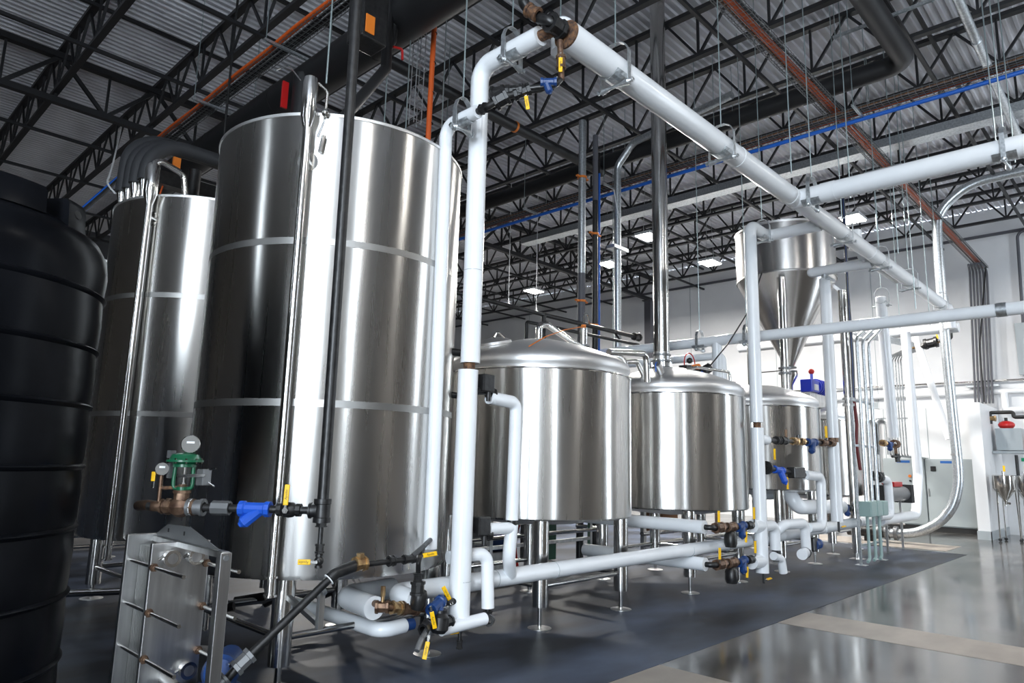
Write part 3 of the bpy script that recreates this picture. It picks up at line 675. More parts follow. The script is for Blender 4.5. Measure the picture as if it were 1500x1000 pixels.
mk(MB().ball((16.6, RY, 5.5), .115, 18, .4), 'end_cap', 'white_jacket', r4)
mk(MB().tube([(15.9, RY-.02, 2.27), (16.86, RY-.02, 2.26), (16.9, RY-.02, 1.9)], .034, .03, 10), 'bare_pipe', 'bronze_dark', r4)
fitting(r4, (16.02, RY-.02, 2.27), (1, 0, 0), .06, .16, 'brass', 'union'); fitting(r4, (16.86, RY-.02, 2.28), (1, 0, 0), .08, .18, 'bronze_dark', 'tee')
strainer(r4, (16.42, RY-.02, 2.26), (1, 0, 0), .052, .24, (-.7, -.2, -.7), 'blue_dark'); fitting(r4, (16.86, RY-.05, 1.98), (0, 0, 1), .045, .18); mk(MB().cyl((16.5, RY-.05, 2.0), (17.0, RY-.05, 2.0), .03, 10), 'cross_handle', 'black_iron', r4)
hanger('hanger over the top of the far white riser past the hopper', (16.6, RY-.02, 5.48), (1, 0, 0), .12)
r5 = thing('riser_pipe', 'farthest white insulated riser, bending to floor level in front of the control cabinets', 'pipe', (18.4, RY, .7))
jacket(r5, [(18.40, RY, 5.0), (18.62, RY, 1.6), (18.2, RY, .72), (15.7, RY+.05, .70)], .105, 'jacket', .3)
pp = thing('branch_pipe', 'short white insulated bend with black valve beside the junction boxes', 'pipe', (15.9, 4.4, .8))
jacket(pp, [(15.45, 4.42, 1.55), (15.92, 4.42, 1.5), (15.95, 4.42, .80), (15.25, 4.45, .80)], .085, 'jacket', .14)
fitting(pp, (15.28, 4.42, 1.58), (1, 0, -.1), .09, .26, name='valve', seg=12); fitting(pp, (15.5, 4.42, 1.6), (.2, 0, 1), .05, .12)

# ------------------------------------------------------------------ cross pipes that leave the header toward the aisle
c1 = thing('cross_pipe', 'thick white insulated pipe teeing off the header toward the aisle', 'pipe', (9.4, HY, HZ))
jacket(c1, [(9.4, HY+.05, HZ), (9.4, -5.0, HZ)], .128); band(c1, (9.4, 3.1, HZ), (0, 1, 0), .13, .18)
hanger('hanger on the cross pipe right beside the header tee', (9.4, 3.32, HZ), (0, 1, 0), .128)
hanger('hanger on the cross pipe farther out over the aisle', (9.4, 1.12, HZ), (0, 1, 0), .128)
c2 = thing('cross_pipe', 'lower white insulated pipe passing in front of the hopper cone', 'pipe', (11.2, 4, 3.885))
jacket(c2, [(11.2, 9.2, 3.885), (11.2, -5.0, 3.885)], .09)
jacket(c2, [(11.2, 5.72, 3.88), (11.2, 5.72, 2.0)], .085, 'drop')
for y in (1.55, -1.5): mk(MB().disc((11.2, y, 3.885), (0, 1, 0), .097, .12, 22), 'pipe_shield', 'galvanised', c2)
c3 = thing('cross_pipe', 'thinner white insulated pipe just under the lower cross pipe, behind the stack', 'pipe', (11.8, 6.2, 3.78))
jacket(c3, [(11.45, 9.2, 3.66), (11.45, 5.75, 3.66), (11.45, 5.75, 3.1)], .072); mk(MB().ball((11.45, 5.75, 3.1), .075, 16), 'end_cap', 'white_jacket', c3)
hanger('hanger on the lower cross pipe beside the second riser', (11.2, 5.16, 3.885), (0, 1, 0), .092)
hanger('hanger on the lower cross pipe next to the stack', (11.2, 6.05, 3.885), (0, 1, 0), .092)
c4 = thing('cross_pipe', 'white insulated pipe high behind the header, past the hopper', 'pipe', (19.5, 6, 5.2))
jacket(c4, [(19.0, 9.0, 5.1), (19.0, 3.5, 5.1)], .12)

# ------------------------------------------------------------------ black plastic tank in the corner of the frame
TX, TY, TR = .487, 5.207, .90
bt = thing('plastic_tank', 'big black ribbed plastic tank cut off by the picture edge', 'tank', (TX, TY, 0))
pr = [(0, .0), (TR-.05, .0), (TR-.01, .03)]
ribs = [.15, .506, .874, 1.255, 1.614, 1.974, 2.317, 2.651]
for z in ribs:
    pr += [(TR-.002, z-.16), (TR-.010, z-.026), (TR+.004, z-.014), (TR+.010, z-.004), (TR+.002, z+.004), (TR-.012, z+.010), (TR-.006, z+.05)]
pr += [(TR, 2.80), (TR-.015, 2.90), (TR-.06, 2.98), (TR-.14, 3.04), (TR-.30, 3.10), (.45, 3.16), (0, 3.2)]
mk(MB().lathe(pr, (TX, TY, 0), seg=128), 'shell', 'black_poly', bt, smooth=50)
def arc_block(r0, r1, z0, z1, a0, a1, n=14):
    mb = MB(); vs = []; fs = []
    for k in range(n+1):
        a = a0+(a1-a0)*k/n; c, s = math.cos(a), math.sin(a)
        for r, z in ((r1, z0), (r1-.012, z1-.03), (r1-.03, z1), (r0+.03, z1), (r0, z0)): vs.append((TX+r*c, TY+r*s, z))
    for k in range(n):
        for q in range(4): fs.append((5*k+q, 5*k+q+1, 5*k+q+6, 5*k+q+5))
    fs += [(4, 3, 2, 1, 0), tuple(5*n+q for q in range(5))]
    return mb.add(vs, fs)
tang = math.radians(-12)
for k, (a0, a1) in enumerate(((-1.9, -1.06), (.55, 1.5), (2.2, 3.1))):
    mk(arc_block(.62, .80, 3.02, 3.18, a0, a1), 'rim_ridge', 'black_poly', bt)
for a in (-.80, .4, 1.7, 2.9, -2.2):
    c, s = math.cos(a), math.sin(a)
    lg = mk(arc_block(.60, .83, 2.98, 3.16, a-.10, a+.10, 4), 'lifting_lug', 'black_poly', bt)
    mk(MB().lathe([(0, 0), (.034, 0), (.034, .01), (.022, .014), (0, .014)], (TX+.81*c, TY+.81*s, 3.09), (c, s, .25), 16), 'lug_hole', 'plinth_black', lg)

# ------------------------------------------------------------------ plate heat exchanger
hx = thing('plate_heat_exchanger', 'brushed steel plate heat exchanger with long tie bolts on a frame', 'heat exchanger', (1.98, 4.9, 0))
HX0, HX1 = 1.785, 2.165
mk(MB().bb(HX0, HX1, 4.90, 4.935, .10, 1.12), 'pressure_plate', 'satin_steel', hx, smooth=0, bevel=.006)
mk(MB().bb(HX0-.01, HX1+.03, 5.33, 5.37, 0, 1.14), 'frame_plate', 'satin_steel', hx, smooth=0, bevel=.006)
pk = mk(MB().bb(HX0+.085, HX1-.05, 4.95, 5.05, .14, 1.06), 'plate', 'satin_steel', hx, smooth=0)
for k in range(14):       # the pack of thin plates
    m_ = MB().bb(HX0+.075, HX1-.045, 5.05+.02*k, 5.05+.02*k+.012, .13, 1.07)
    if k == 0: pl0 = mk(m_, 'plate', 'satin_steel', hx, smooth=0)
    else: share(pl0, 'plate', hx, origin(hx)+Vector((0, .02*k, 0)))
mk(MB().prism([(5.34, 1.10), (5.34, 1.14), (5.15, 1.215), (4.78, 1.225), (4.34, 1.13), (4.34, 1.10)], (1.965, 0, 0), (0, 1, 0), (0, 0, 1), (.008, 0, 0)), 'shroud', 'grey_cast', hx, smooth=0)
for y in (5.12, 4.85): mk(MB().bar((1.962, y, 1.165), (1.962, y, 1.19), .006, .012, (0, 1, 0)), 'shroud_slot', 'plinth_black', hx, smooth=0)
mk(MB().bb(1.94, 1.99, 4.22, 5.34, 1.085, 1.125), 'carrying_bar', 'satin_steel', hx, smooth=0, bevel=.004)
mk(MB().bb(1.955, 1.985, 4.22, 5.34, .07, .10), 'guide_bar', 'satin_steel', hx, smooth=0)
mk(MB().bb(1.925, 1.995, 4.20, 4.26, 0, 1.12), 'support_column', 'satin_steel', hx, smooth=0, bevel=.004)
mk(MB().disc((1.96, 4.197, 1.09), (0, 1, 0), .017, .012, 12), 'column_bolt', 'grey_cast', hx)
for x in (HX0+.02, HX1-.02):
    for z in (.97, .69, .41):
        b = mk(MB().cyl((x, 5.38, z), (x, 4.40, z), .0125, 12), 'tie_bolt', 'pipe_steel', hx)
        mk(MB().cyl((x, 4.90, z), (x, 4.872, z), .027, 6).disc((x, 4.875, z), (0, 1, 0), .019, .03, 12), 'nut', 'bronze_dark', b)
        mk(MB().bb(x-.022, x+.022, 5.36, 5.385, z-.022, z+.022), 'bolt_head', 'grey_cast', b, smooth=0)
for x, z in ((1.905, 1.02), (2.06, 1.02), (2.08, .30)):
    pt = mk(MB().lathe([(.034, 0), (.05, 0), (.05, .012), (.044, .02), (.044, .035), (.054, .04), (.054, .055), (.034, .055)], (x, 4.90, z), (0, -1, 0), 24), 'port_clamp', 'pipe_steel', hx)
    mk(MB().disc((x, 4.852, z), (0, 1, 0), .034, .01, 20), 'port_cap', 'satin_steel', pt)
    mk(MB().cyl((x-.055, 4.86, z+.02), (x-.085, 4.86, z-.0), .010, 8), 'wing_nut', 'pipe_steel', pt)
mk(MB().tube([(1.95, 4.92, .27), (1.95, 4.70, .25)], .038, 0, 18, False), 'outlet_pipe', 'weld_band', hx)
# blue pump at its foot
pu = thing('pump', 'small blue pump on the floor beside the plate heat exchanger', 'pump', (2.2, 4.55, 0))
mk(MB().lathe([(0, -.02), (.07, -.02), (.10, .0), (.115, .05), (.10, .11), (.07, .13), (.07, .16), (0, .16)], (2.17, 4.58, .33), (-.3, -.6, .2), 22), 'casing', 'blue_dark', pu)
mk(MB().cyl((2.2, 4.60, .34), (2.36, 4.86, .33), .085, 20), 'motor', 'blue_dark', pu)
mk(MB().bb(2.08, 2.36, 4.50, 4.85, 0, .22), 'pedestal', 'blue_dark', pu, smooth=0, bevel=.02)
mk(MB().disc((2.13, 4.50, .34), (-.3, -.6, .2), .055, .02, 18), 'flange', 'pipe_steel', pu)

# ------------------------------------------------------------------ steam supply to the heat exchanger
st = thing('steam_line', 'black steam pipe with green actuator, blue strainer and yellow-handled valve', 'pipe', (1.96, 4.94, 1.345))
SA, SB = Vector((1.96, 4.94, 1.345)), Vector((2.60, 4.215, 1.345)); SD = (SB-SA).normalized(); SN = Vector((SD.y, -SD.x, 0))
if SN.dot(Vector((-1, -1, 0))) < 0: SN = -SN
def sp(px): return SA+(SB-SA)*((px-265)/207)
mk(MB().cyl(sp(215), sp(470), .026, 14), 'pipe', 'black_iron', st)
mk(MB().tube([sp(240), sp(226), sp(216)+Vector((.03, .10, .0)), sp(216)+Vector((.06, .35, -.02))], .036, .05, 14), 'brown_elbow', 'bronze_dark', st)
fitting(st, sp(243), SD, .043, .07, 'bronze_dark', 'union')
gv = mk(MB().lathe([(.03, -.10), (.055, -.10), (.055, -.07), (.045, -.06), (.066, -.03), (.07, 0), (.066, .03), (.045, .06), (.055, .07), (.055, .10), (.03, .10)], sp(264), SD, 8), 'control_valve', 'bronze_dark', st, smooth=30)
mk(MB().lathe([(.05, 0), (.05, .055), (.058, .056), (.058, .075), (.028, .078), (.028, .115), (0, .115)], sp(264)+Vector((0, 0, .035)), (0, 0, 1), 12), 'bonnet', 'bronze_dark', gv, smooth=30)
c0 = sp(264)
yk = MB()
for s in (-1, 1):
    yk.tube([c0+Vector((0, 0, .118))+SD*s*.02, c0+Vector((0, 0, .125))+SD*s*.062, c0+Vector((0, 0, .16))+SD*s*.068, c0+Vector((0, 0, .275))+SD*s*.062], .013, .02, 10)
yk.disc(c0+Vector((0, 0, .122)), (0, 0, 1), .038, .022, 16).disc(c0+Vector((0, 0, .275)), (0, 0, 1), .075, .018, 20)
mk(yk, 'actuator_yoke', 'green_paint', gv)
dc = mk(MB().lathe([(0, .28), (.07, .28), (.085, .295), (.118, .300), (.118, .312), (.10, .322), (.085, .35), (.04, .362), (0, .362)], c0, (0, 0, 1), 28), 'diaphragm_case', 'green_paint', gv)
for k in range(10):
    a = 2*PI*k/10
    mk(MB().cyl(c0+Vector((.108*math.cos(a), .108*math.sin(a), .29)), c0+Vector((.108*math.cos(a), .108*math.sin(a), .324)), .007, 6), 'bolt', 'pipe_steel', dc)
mk(MB().cyl(c0+Vector((0, 0, .11)), c0+Vector((0, 0, .29)), .007, 8).disc(c0+Vector((0, 0, .15)), (0, 0, 1), .014, .02, 8), 'valve_stem', 'pipe_steel', gv)
CAMD = (Vector((0, 0, CAM_H))-c0); CAMD.z = 0; CAMD.normalize()
def gauge(parent, p, r, face='glass_gauge'):
    g_ = mk(MB().lathe([(0, 0), (r*.9, 0), (r, .008), (r, .035), (r*.93, .04), (r*.93, .036), (0, .036)], p, CAMD, 24), 'pressure_gauge', 'pipe_steel', parent)
    mk(MB().disc(Vector(p)+CAMD*.0375, CAMD, r*.92, .002, 24), 'dial', face, g_)
    side = Vector((-CAMD.y, CAMD.x, 0))
    mk(MB().bar(Vector(p)+CAMD*.040+Vector((0, 0, .012))-side*r*.4, Vector(p)+CAMD*.040+Vector((0, 0, .012))+side*r*.4, .014, .001, CAMD), 'dial_print', 'white_paint', g_, smooth=0)
    return g_
gauge(st, c0+Vector((.02, -.01, .42)), .062)
mk(MB().cyl(c0+Vector((.02, 0, .35)), c0+Vector((.02, 0, .40)), .010, 8), 'gauge_stem', 'brass', st)
gp = sp(231)
gauge(st, gp+Vector((0, 0, .25)), .045)
mk(MB().cyl(gp+Vector((0, 0, .02)), gp+Vector((0, 0, .24)), .013, 10), 'gauge_stem', 'bronze_dark', st)
mk(MB().cyl(gp+Vector((0, 0, .12)), c0+Vector((0, 0, .13)), .012, 8), 'impulse_pipe', 'rust', st)
lever(st, gp+Vector((-.02, .01, .13))-SD*.03, (0, 0, 1), SN, .10, .028, text=False)
ps = mk(MB().box(c0+SD*.14+Vector((0, 0, .20)), (.07, .07, .11), .3), 'positioner', 'grey_cast', gv, smooth=0, bevel=.006)
mk(MB().bar(c0-SD*.02+SN*.05+Vector((0, 0, .205)), c0+SD*.17+SN*.05+Vector((0, 0, .215)), .020, .008, SN), 'feedback_arm', 'pipe_steel', gv, smooth=0)
mk(MB().tube([c0+SD*.17+Vector((0, 0, .25)), c0+SD*.22+Vector((0, 0, .26))], .006, 0, 6).tube([c0+SD*.17+Vector((0, 0, .17)), c0+SD*.22+Vector((0, 0, .14))], .006, 0, 6), 'air_fittings', 'pipe_steel', gv)
mk(MB().box(c0-SD*.10+Vector((0, 0, .35)), (.04, .04, .05), .3).box(c0-SD*.10+Vector((0, 0, .25)), (.025, .025, .12), .3), 'air_filter', 'grey_cast', gv, smooth=0)
mk(MB().disc(sp(279), SD, .054, .02, 18), 'white_tape', 'white_paint', st)
fitting(st, sp(287), SD, .050, .11, 'grey_cast', 'reducer', 14); fitting(st, sp(324), SD, .048, .12, 'grey_cast', 'union', 8, 1.0)
strainer(st, sp(374), SD, .046, .21, -SD*.75+Vector((0, 0, -.62)), 'blue_paint')
valve(st, sp(424), SD, .042, .16, 'black_iron', (.03, 0, 1), SN, LL=.17)
fitting(st, SB, (0, 0, 1), .052, .155, 'black_iron', 'tee', 14, 1.12); fitting(st, sp(460), SD, .046, .06, 'black_iron', 'tee_branch', 14)
mk(MB().cyl(SB+Vector((0, 0, .07)), (SB.x, SB.y, 9.58), .0385, 18), 'drop_pipe', 'black_iron', st)
mk(MB().cyl(SB-Vector((0, 0, .06)), SB-Vector((0, 0, .30)), .0165, 12), 'drip_leg', 'black_iron', st)
fitting(st, SB-Vector((0, 0, .09)), (0, 0, 1), .035, .03); fitting(st, SB-Vector((0, 0, .245)), (0, 0, 1), .027, .06)
valve(st, SB-Vector((0, 0, .325)), (0, 0, 1), .024, .09, 'black_iron', -SD+Vector((0, 0, -.02)), SN, LL=.12)
# black condensate line that climbs from the pump
cn = thing('condensate_line', 'black iron pipe slanting up from the blue pump to a brass check valve', 'pipe', (2.1, 4.3, .34))
K = [Vector((2.02, 4.36, .26)), Vector((2.15, 4.32, .42)), Vector((2.74, 4.22, .93)), Vector((2.90, 4.22, .965)), Vector((3.36, 4.22, .97)), Vector((3.56, 4.36, 1.00)), Vector((3.88, 4.6, 1.0))]
mk(MB().tube(K[:4], .027, .08, 14), 'slanted_pipe', 'black_iron', cn); mk(MB().tube([K[3], K[4], Vector((3.64, 4.40, 1.02)), Vector((3.87, 4.58, 1.05))], .020, .05, 12), 'upper_pipe', 'black_iron', cn)
dK = (K[2]-K[1]).normalized()
mk(MB().tube([K[2]-dK*.05, K[2], K[3]], .040, .05, 14), 'elbow', 'black_iron', cn)
fitting(cn, K[1]+dK*.04, dK, .047, .12, 'grey_cast', 'union'); fitting(cn, K[1]-dK*.12, dK, .042, .08, 'grey_cast', 'coupling', 14); fitting(cn, K[0]+Vector((.02, 0, .03)), (1, -.2, .8), .05, .10, 'black_iron', 'elbow_fitting', 14)
mk(MB().disc(K[2]-dK*.06, dK, .042, .006, 14), 'thread_ring', 'white_paint', cn)
fitting(cn, Vector((2.93, 4.22, .972)), (1, 0, 0), .045, .09, 'brass', 'check_valve', 8); mk(MB().cyl((2.93, 4.22, .99), (2.93, 4.22, 1.045), .030, 6), 'check_valve_cap', 'brass', cn)
mk(MB().disc((2.87, 4.22, .966), (1, 0, 0), .032, .012, 14), 'thread_ring', 'white_paint', cn)
fitting(cn, (3.20, 4.22, .97), (1, 0, 0), .034, .05); fitting(cn, (3.36, 4.22, .97), (1, 0, 0), .030, .10, name='ball_valve')
lever(cn, (3.44, 4.20, .985), (.95, -.1, .08), (-.3, -.9, .3), .16)
mk(MB().tube([(3.62, 4.38, 1.01), (3.55, 4.34, .92), (3.57, 4.36, .84), (3.58, 4.37, .74)], .020, .04, 10), 'trap_leg', 'black_iron', cn)
fitting(cn, (3.57, 4.36, .80), (0, 0, 1), .032, .07); fitting(cn, (3.58, 4.37, .72), (0, 0, 1), .05, .10, 'green_paint' if False else 'black_iron', 'bucket_trap', 10)
sb = thing('pipe_support', 'small stainless square-tube bracket holding the slanted black pipe', 'bracket', (2.72, 4.35, .56))
mk(MB().bb(2.70, 2.74, 4.33, 4.37, .55, .79), 'post', 'satin_steel', sb, smooth=0); mk(MB().bar((2.72, 4.35, .58), (2.81, 4.93, .66), .035, .035), 'arm', 'satin_steel', sb, smooth=0)
mk(MB().disc((2.72, 4.345, .80), (1, 0, .7), .038, .03, 16), 'pipe_clamp', 'galvanised', sb)

# ------------------------------------------------------------------ exhaust stack, hopper, dome fittings
sk = thing('exhaust_stack', 'tall stainless exhaust stack rising from a kettle dome to the roof', 'stack', (9.42, 5.75, 3.15))
c = (9.42, 5.75, 0)
for k, (z0, z1) in enumerate(((3.45, 5.9), (5.9, 7.7), (7.7, 9.6))):
    mk(MB().lathe([(.125, z0), (.125, z1-.01), (.128, z1-.01), (.128, z1)], c, seg=28), 'stack_section', 'pipe_steel', sk)
for z, r_ in ((3.16, .17), (3.20, .165), (3.30, .17), (3.40, .145)):
    mk(MB().lathe([(0, z-.015), (r_, z-.015), (r_, z+.015), (0, z+.015)], c, seg=24), 'collar', 'grey_cast', sk)
mk(MB().lathe([(.128, 3.14), (.128, 3.45)], c, seg=24), 'neck', 'satin_steel', sk)
for k in range(8):
    a = 2*PI*k/8
    mk(MB().cyl((c[0]+.155*math.cos(a), c[1]+.155*math.sin(a), 3.18), (c[0]+.155*math.cos(a), c[1]+.155*math.sin(a), 3.32), .010, 6), 'flange_bolt', 'pipe_steel', sk)
HC = (14.4, 5.73, 0)
hp = thing('hopper', 'stainless cone-bottomed hopper standing on poles above the kettles', 'hopper', HC)
mk(MB().lathe([(1.0, 5.62), (1.0, 6.66)], HC, seg=96), 'cylinder', 'hopper_steel', hp)
mk(MB().lathe([(1.0, 6.64), (1.015, 6.64), (1.015, 6.68), (.97, 6.69), (.5, 6.86), (0, 6.95)], HC, seg=64), 'lid', 'dome_steel', hp)
mk(MB().lathe([(.075, 3.76), (1.0, 5.62)], HC, seg=96), 'cone', 'hopper_steel', hp)
mk(MB().lathe([(1.002, 5.60), (1.006, 5.62), (1.002, 5.64)], HC, seg=96), 'weld_band', 'weld_band', hp)
mk(MB().disc((HC[0], HC[1], 3.77), (0, 0, 1), .14, .03, 20), 'clamp_ring', 'grey_cast', hp); mk(MB().disc((HC[0], HC[1], 3.69), (0, 0, 1), .15, .03, 20), 'clamp_ring', 'grey_cast', hp)
mk(MB().lathe([(.16, 3.66), (.16, 3.60), (.05, 3.40), (.05, 3.05)], HC, seg=20), 'outlet_funnel', 'pipe_steel', hp)
for k, (x, y) in enumerate(((14.75, 4.72), (14.75, 6.72))):
    lg = mk(MB().cyl((x, y, .12), (x, y, 5.55 if k else 5.35), .082, 18), 'leg', 'pipe_steel', hp)
    mk(MB().disc((x, y, 3.1), (0, 0, 1), .12, .05, 18), 'leg_clamp', 'satin_steel', lg); mk(MB().disc((x, y, 2.98), (0, 0, 1), .12, .05, 18), 'leg_clamp', 'satin_steel', lg)
    mk(MB().cyl((x-.05, y, 0), (x-.05, y, .14), .02, 8), 'anchor', 'pipe_steel', lg); mk(MB().cyl((x+.07, y, 0), (x+.07, y, .14), .02, 8), 'anchor', 'pipe_steel', lg)
    mk(MB().bb(x-.14, x+.14, y-.12, y+.12, 0, .012), 'foot_plate', 'satin_steel', lg, smooth=0)
    t_ = Vector((HC[0]-x, HC[1]-y, 0)).normalized()
    mk(MB().bar((x, y, 5.3), (x+t_.x*.25, y+t_.y*.25, 5.55), .06, .06), 'gusset', 'satin_steel', lg, smooth=0)
gt = thing('grist_tube', 'vertical stainless tube from the hopper cone down to the kettle dome', 'pipe', (13.38, 5.4, 3.0))
mk(MB().cyl((13.38, 5.42, 2.98), (13.38, 5.42, 5.45), .078, 20), 'tube', 'pipe_steel', gt); mk(MB().disc((13.38, 5.42, 3.62), (0, 0, 1), .12, .04, 18), 'clamp_ring', 'grey_cast', gt); mk(MB().disc((13.38, 5.42, 3.52), (0, 0, 1), .12, .04, 18), 'clamp_ring', 'grey_cast', gt)
mk(MB().tube([(13.38, 5.42, 3.58), (12.3, 5.6, 3.42)], .014, 0, 6), 'tie_rod', 'pipe_steel', gt)
dm = thing('gear_motor', 'bright blue gear motor on top of the farthest domed kettle', 'motor', (14.9, 5.4, 3.1))
mk(MB().bb(14.45, 14.85, 5.3, 5.55, 3.26, 3.52), 'gearbox', 'motor_blue', dm, smooth=0, bevel=.02)
mk(MB().cyl((14.85, 5.42, 3.40), (15.45, 5.42, 3.42), .15, 20), 'motor', 'motor_blue', dm)
for k in range(5): mk(MB().disc((14.95+.11*k, 5.42, 3.405), (1, 0, 0), .168, .03, 20), 'cooling_fin', 'motor_blue', dm)
mk(MB().bb(14.55, 14.76, 5.285, 5.30, 3.30, 3.42), 'nameplate', 'satin_steel', dm, smooth=0); mk(MB().cyl((14.7, 5.4, 3.52), (14.7, 5.4, 3.75), .03, 8), 'vent', 'motor_blue', dm)
mk(MB().ball((14.7, 5.4, 3.70), .06), 'red_cap', 'red_paint', dm); mk(MB().bb(14.5, 15.45, 5.38, 5.6, 2.98, 3.26), 'mount', 'satin_steel', dm, smooth=0)
# pipes and lids on the domes
def arch(label, x, y, z0, z1, dx, dy, r=.032, m='pipe_steel'):
    t = thing('arch_tube', label, 'tube', (x, y, z0), 'spray tubes arching over kettle rims')
    mk(MB().tube([(x, y, z0), (x, y, z1), (x+dx, y+dy, z1), (x+dx, y+dy, z1-.14)], r, abs(Vector((dx, dy, 0)).length)*.45, 14), 'tube', m, t)
    mk(MB().disc((x, y, z0+.02), (0, 0, 1), r+.02, .02, 14), 'ferrule', m, t)
    return t
arch('steel spray tube arching over the rim of the nearest kettle', 7.36, 5.02, 2.74, 3.06, -.20, .18)
arch('steel spray tube arching over the rim of the kettle under the hopper', 13.52, 5.1, 2.80, 3.08, -.20, .2)
mw = thing('manway_swan_pipe', 'bent steel vent pipe on the dome of the nearest kettle', 'pipe', (6.5, 5.75, 3.18))
mk(MB().tube([(6.50, 5.75, 3.16), (6.50, 5.75, 3.42), (6.64, 5.75, 3.45), (7.20, 5.75, 3.29), (7.40, 5.75, 3.25)], .045, .09, 14), 'swan_pipe', 'pipe_steel', mw)
mk(MB().cyl((7.42, 5.75, 2.9), (7.42, 5.75, 3.52), .055, 16), 'separator', 'pipe_steel', mw); mk(MB().disc((7.42, 5.75, 3.28), (0, 0, 1), .085, .025, 16), 'clamp', 'grey_cast', mw); mk(MB().cyl((7.42, 5.75, 3.52), (7.42, 5.75, 3.57), .035, 10), 'orange_cap', 'orange_clamp', mw)
mk(MB().disc((6.50, 5.75, 3.22), (0, 0, 1), .07, .03, 14), 'base_clamp', 'grey_cast', mw); mk(MB().tube([(7.42, 5.75, 3.6), (7.43, 5.75, 3.72), (7.50, 5.75, 3.74), (7.56, 5.75, 3.6)], .012, .05, 8), 'vent_hook', 'pipe_steel', mw)
mk(MB().tube([(7.42, 5.72, 3.55), (6.7, 5.5, 3.36), (6.0, 5.2, 3.14), (5.6, 5.1, 2.96)], .007, .3, 6), 'air_hose', 'orange_clamp', mw)
mwl = thing('manway', 'round steel manway lid at the edge of the nearest kettle dome', 'lid', (5.75, 5.6, 3.0))
mk(MB().lathe([(.20, .0), (.20, .07), (.215, .08), (.21, .11), (.14, .15), (0, .17)], (5.72, 5.75, 2.98), (-.25, 0, 1), 28), 'lid', 'dome_steel', mwl); mk(MB().tube([(5.62, 5.5, 3.1), (5.5, 5.5, 3.16), (5.45, 5.5, 3.08)], .015, .04, 8), 'handle', 'pipe_steel', mwl)
xo = thing('crossover_pipe', 'pair of bent steel pipes bridging the first and second kettles', 'pipe', (7.8, 5.4, 3.0))
mk(MB().tube([(7.45, 5.35, 3.16), (8.28, 5.30, 3.24), (8.30, 5.30, 2.84)], .045, .10, 14), 'upper_pipe', 'pipe_steel', xo); mk(MB().tube([(7.5, 5.55, 3.05), (8.5, 5.6, 3.18), (8.75, 5.6, 2.92)], .04, .10, 14), 'lower_pipe', 'pipe_steel', xo)
ml = thing('dome_light', 'small steel sight lamp with blue wire on the kettle with the stack', 'lamp', (8.6, 5.3, 2.95))
mk(MB().cyl((8.42, 5.22, 3.12), (8.62, 5.28, 3.02), .055, 16), 'housing', 'satin_steel', ml); mk(MB().tube([(8.42, 5.22, 3.13), (8.32, 5.18, 3.10), (8.30, 5.16, 2.98)], .008, .05, 6), 'wire', 'blue_cable', ml); mk(MB().tube([(8.62, 5.28, 3.02), (8.70, 5.32, 2.96), (8.74, 5.34, 2.84)], .025, .04, 10), 'neck', 'pipe_steel', ml)
vr = thing('dome_valve', 'black and orange actuated valve with a red ring on the kettle with the stack', 'valve', (10.0, 5.6, 3.1))
mk(MB().cyl((10.0, 5.6, 3.05), (10.0, 5.6, 3.3), .04, 12), 'stem', 'black_iron', vr); mk(MB().bb(9.8, 10.2, 5.53, 5.67, 3.22, 3.28), 'bracket', 'black_iron', vr, smooth=0); mk(MB().ball((10.02, 5.6, 3.38), .05), 'knob', 'black_iron', vr)
mk(MB().tube([(10.02+.17*math.cos(t), 5.6, 3.33+.17*math.sin(t)) for t in [PI*(-.1+1.3*k/16) for k in range(17)]], .010, 0, 6), 'red_hose', 'red_paint', vr)
mk(MB().cyl((10.05, 5.58, 3.26), (10.22, 5.55, 3.30), .05, 12), 'orange_body', 'orange_clamp', vr); mk(MB().cyl((10.28, 5.52, 3.22), (10.42, 5.48, 3.30), .085, 14), 'black_motor', 'black_iron', vr); mk(MB().cyl((10.3, 5.52, 3.24), (10.3, 5.52, 3.0), .03, 10), 'blue_stem', 'blue_cable', vr)
mk(MB().tube([(10.42, 5.48, 3.30), (10.8, 5.3, 3.75), (11.1, 5.05, 4.35), (11.3, 4.9, 5.0)], .012, .4, 6), 'cable', 'black_iron', vr)
dr = thing('dome_rail', 'thin bent steel tube along the dome of the kettle with the stack', 'tube', (9.9, 5.2, 3.1))
mk(MB().tube([(9.3, 5.3, 3.10), (9.6, 5.25, 3.20), (10.56, 5.18, 3.22), (10.56, 5.16, 2.74)], .022, .06, 10), 'tube', 'pipe_steel', dr); mk(MB().cyl((10.5, 5.16, 3.06), (10.66, 5.14, 3.06), .012, 8), 'tap', 'pipe_steel', dr)
ns = thing('dome_nozzle', 'short slanted steel nozzle on the dome of the kettle under the hopper', 'nozzle', (12.2, 5.5, 3.1))
mk(MB().cyl((12.05, 5.5, 3.02), (12.25, 5.5, 3.24), .045, 14), 'spout', 'pipe_steel', ns); mk(MB().cyl((12.32, 5.5, 3.05), (12.32, 5.5, 3.26), .05, 14), 'stem', 'pipe_steel', ns); mk(MB().disc((12.32, 5.5, 3.12), (0, 0, 1), .08, .03, 14), 'clamp', 'grey_cast', ns)
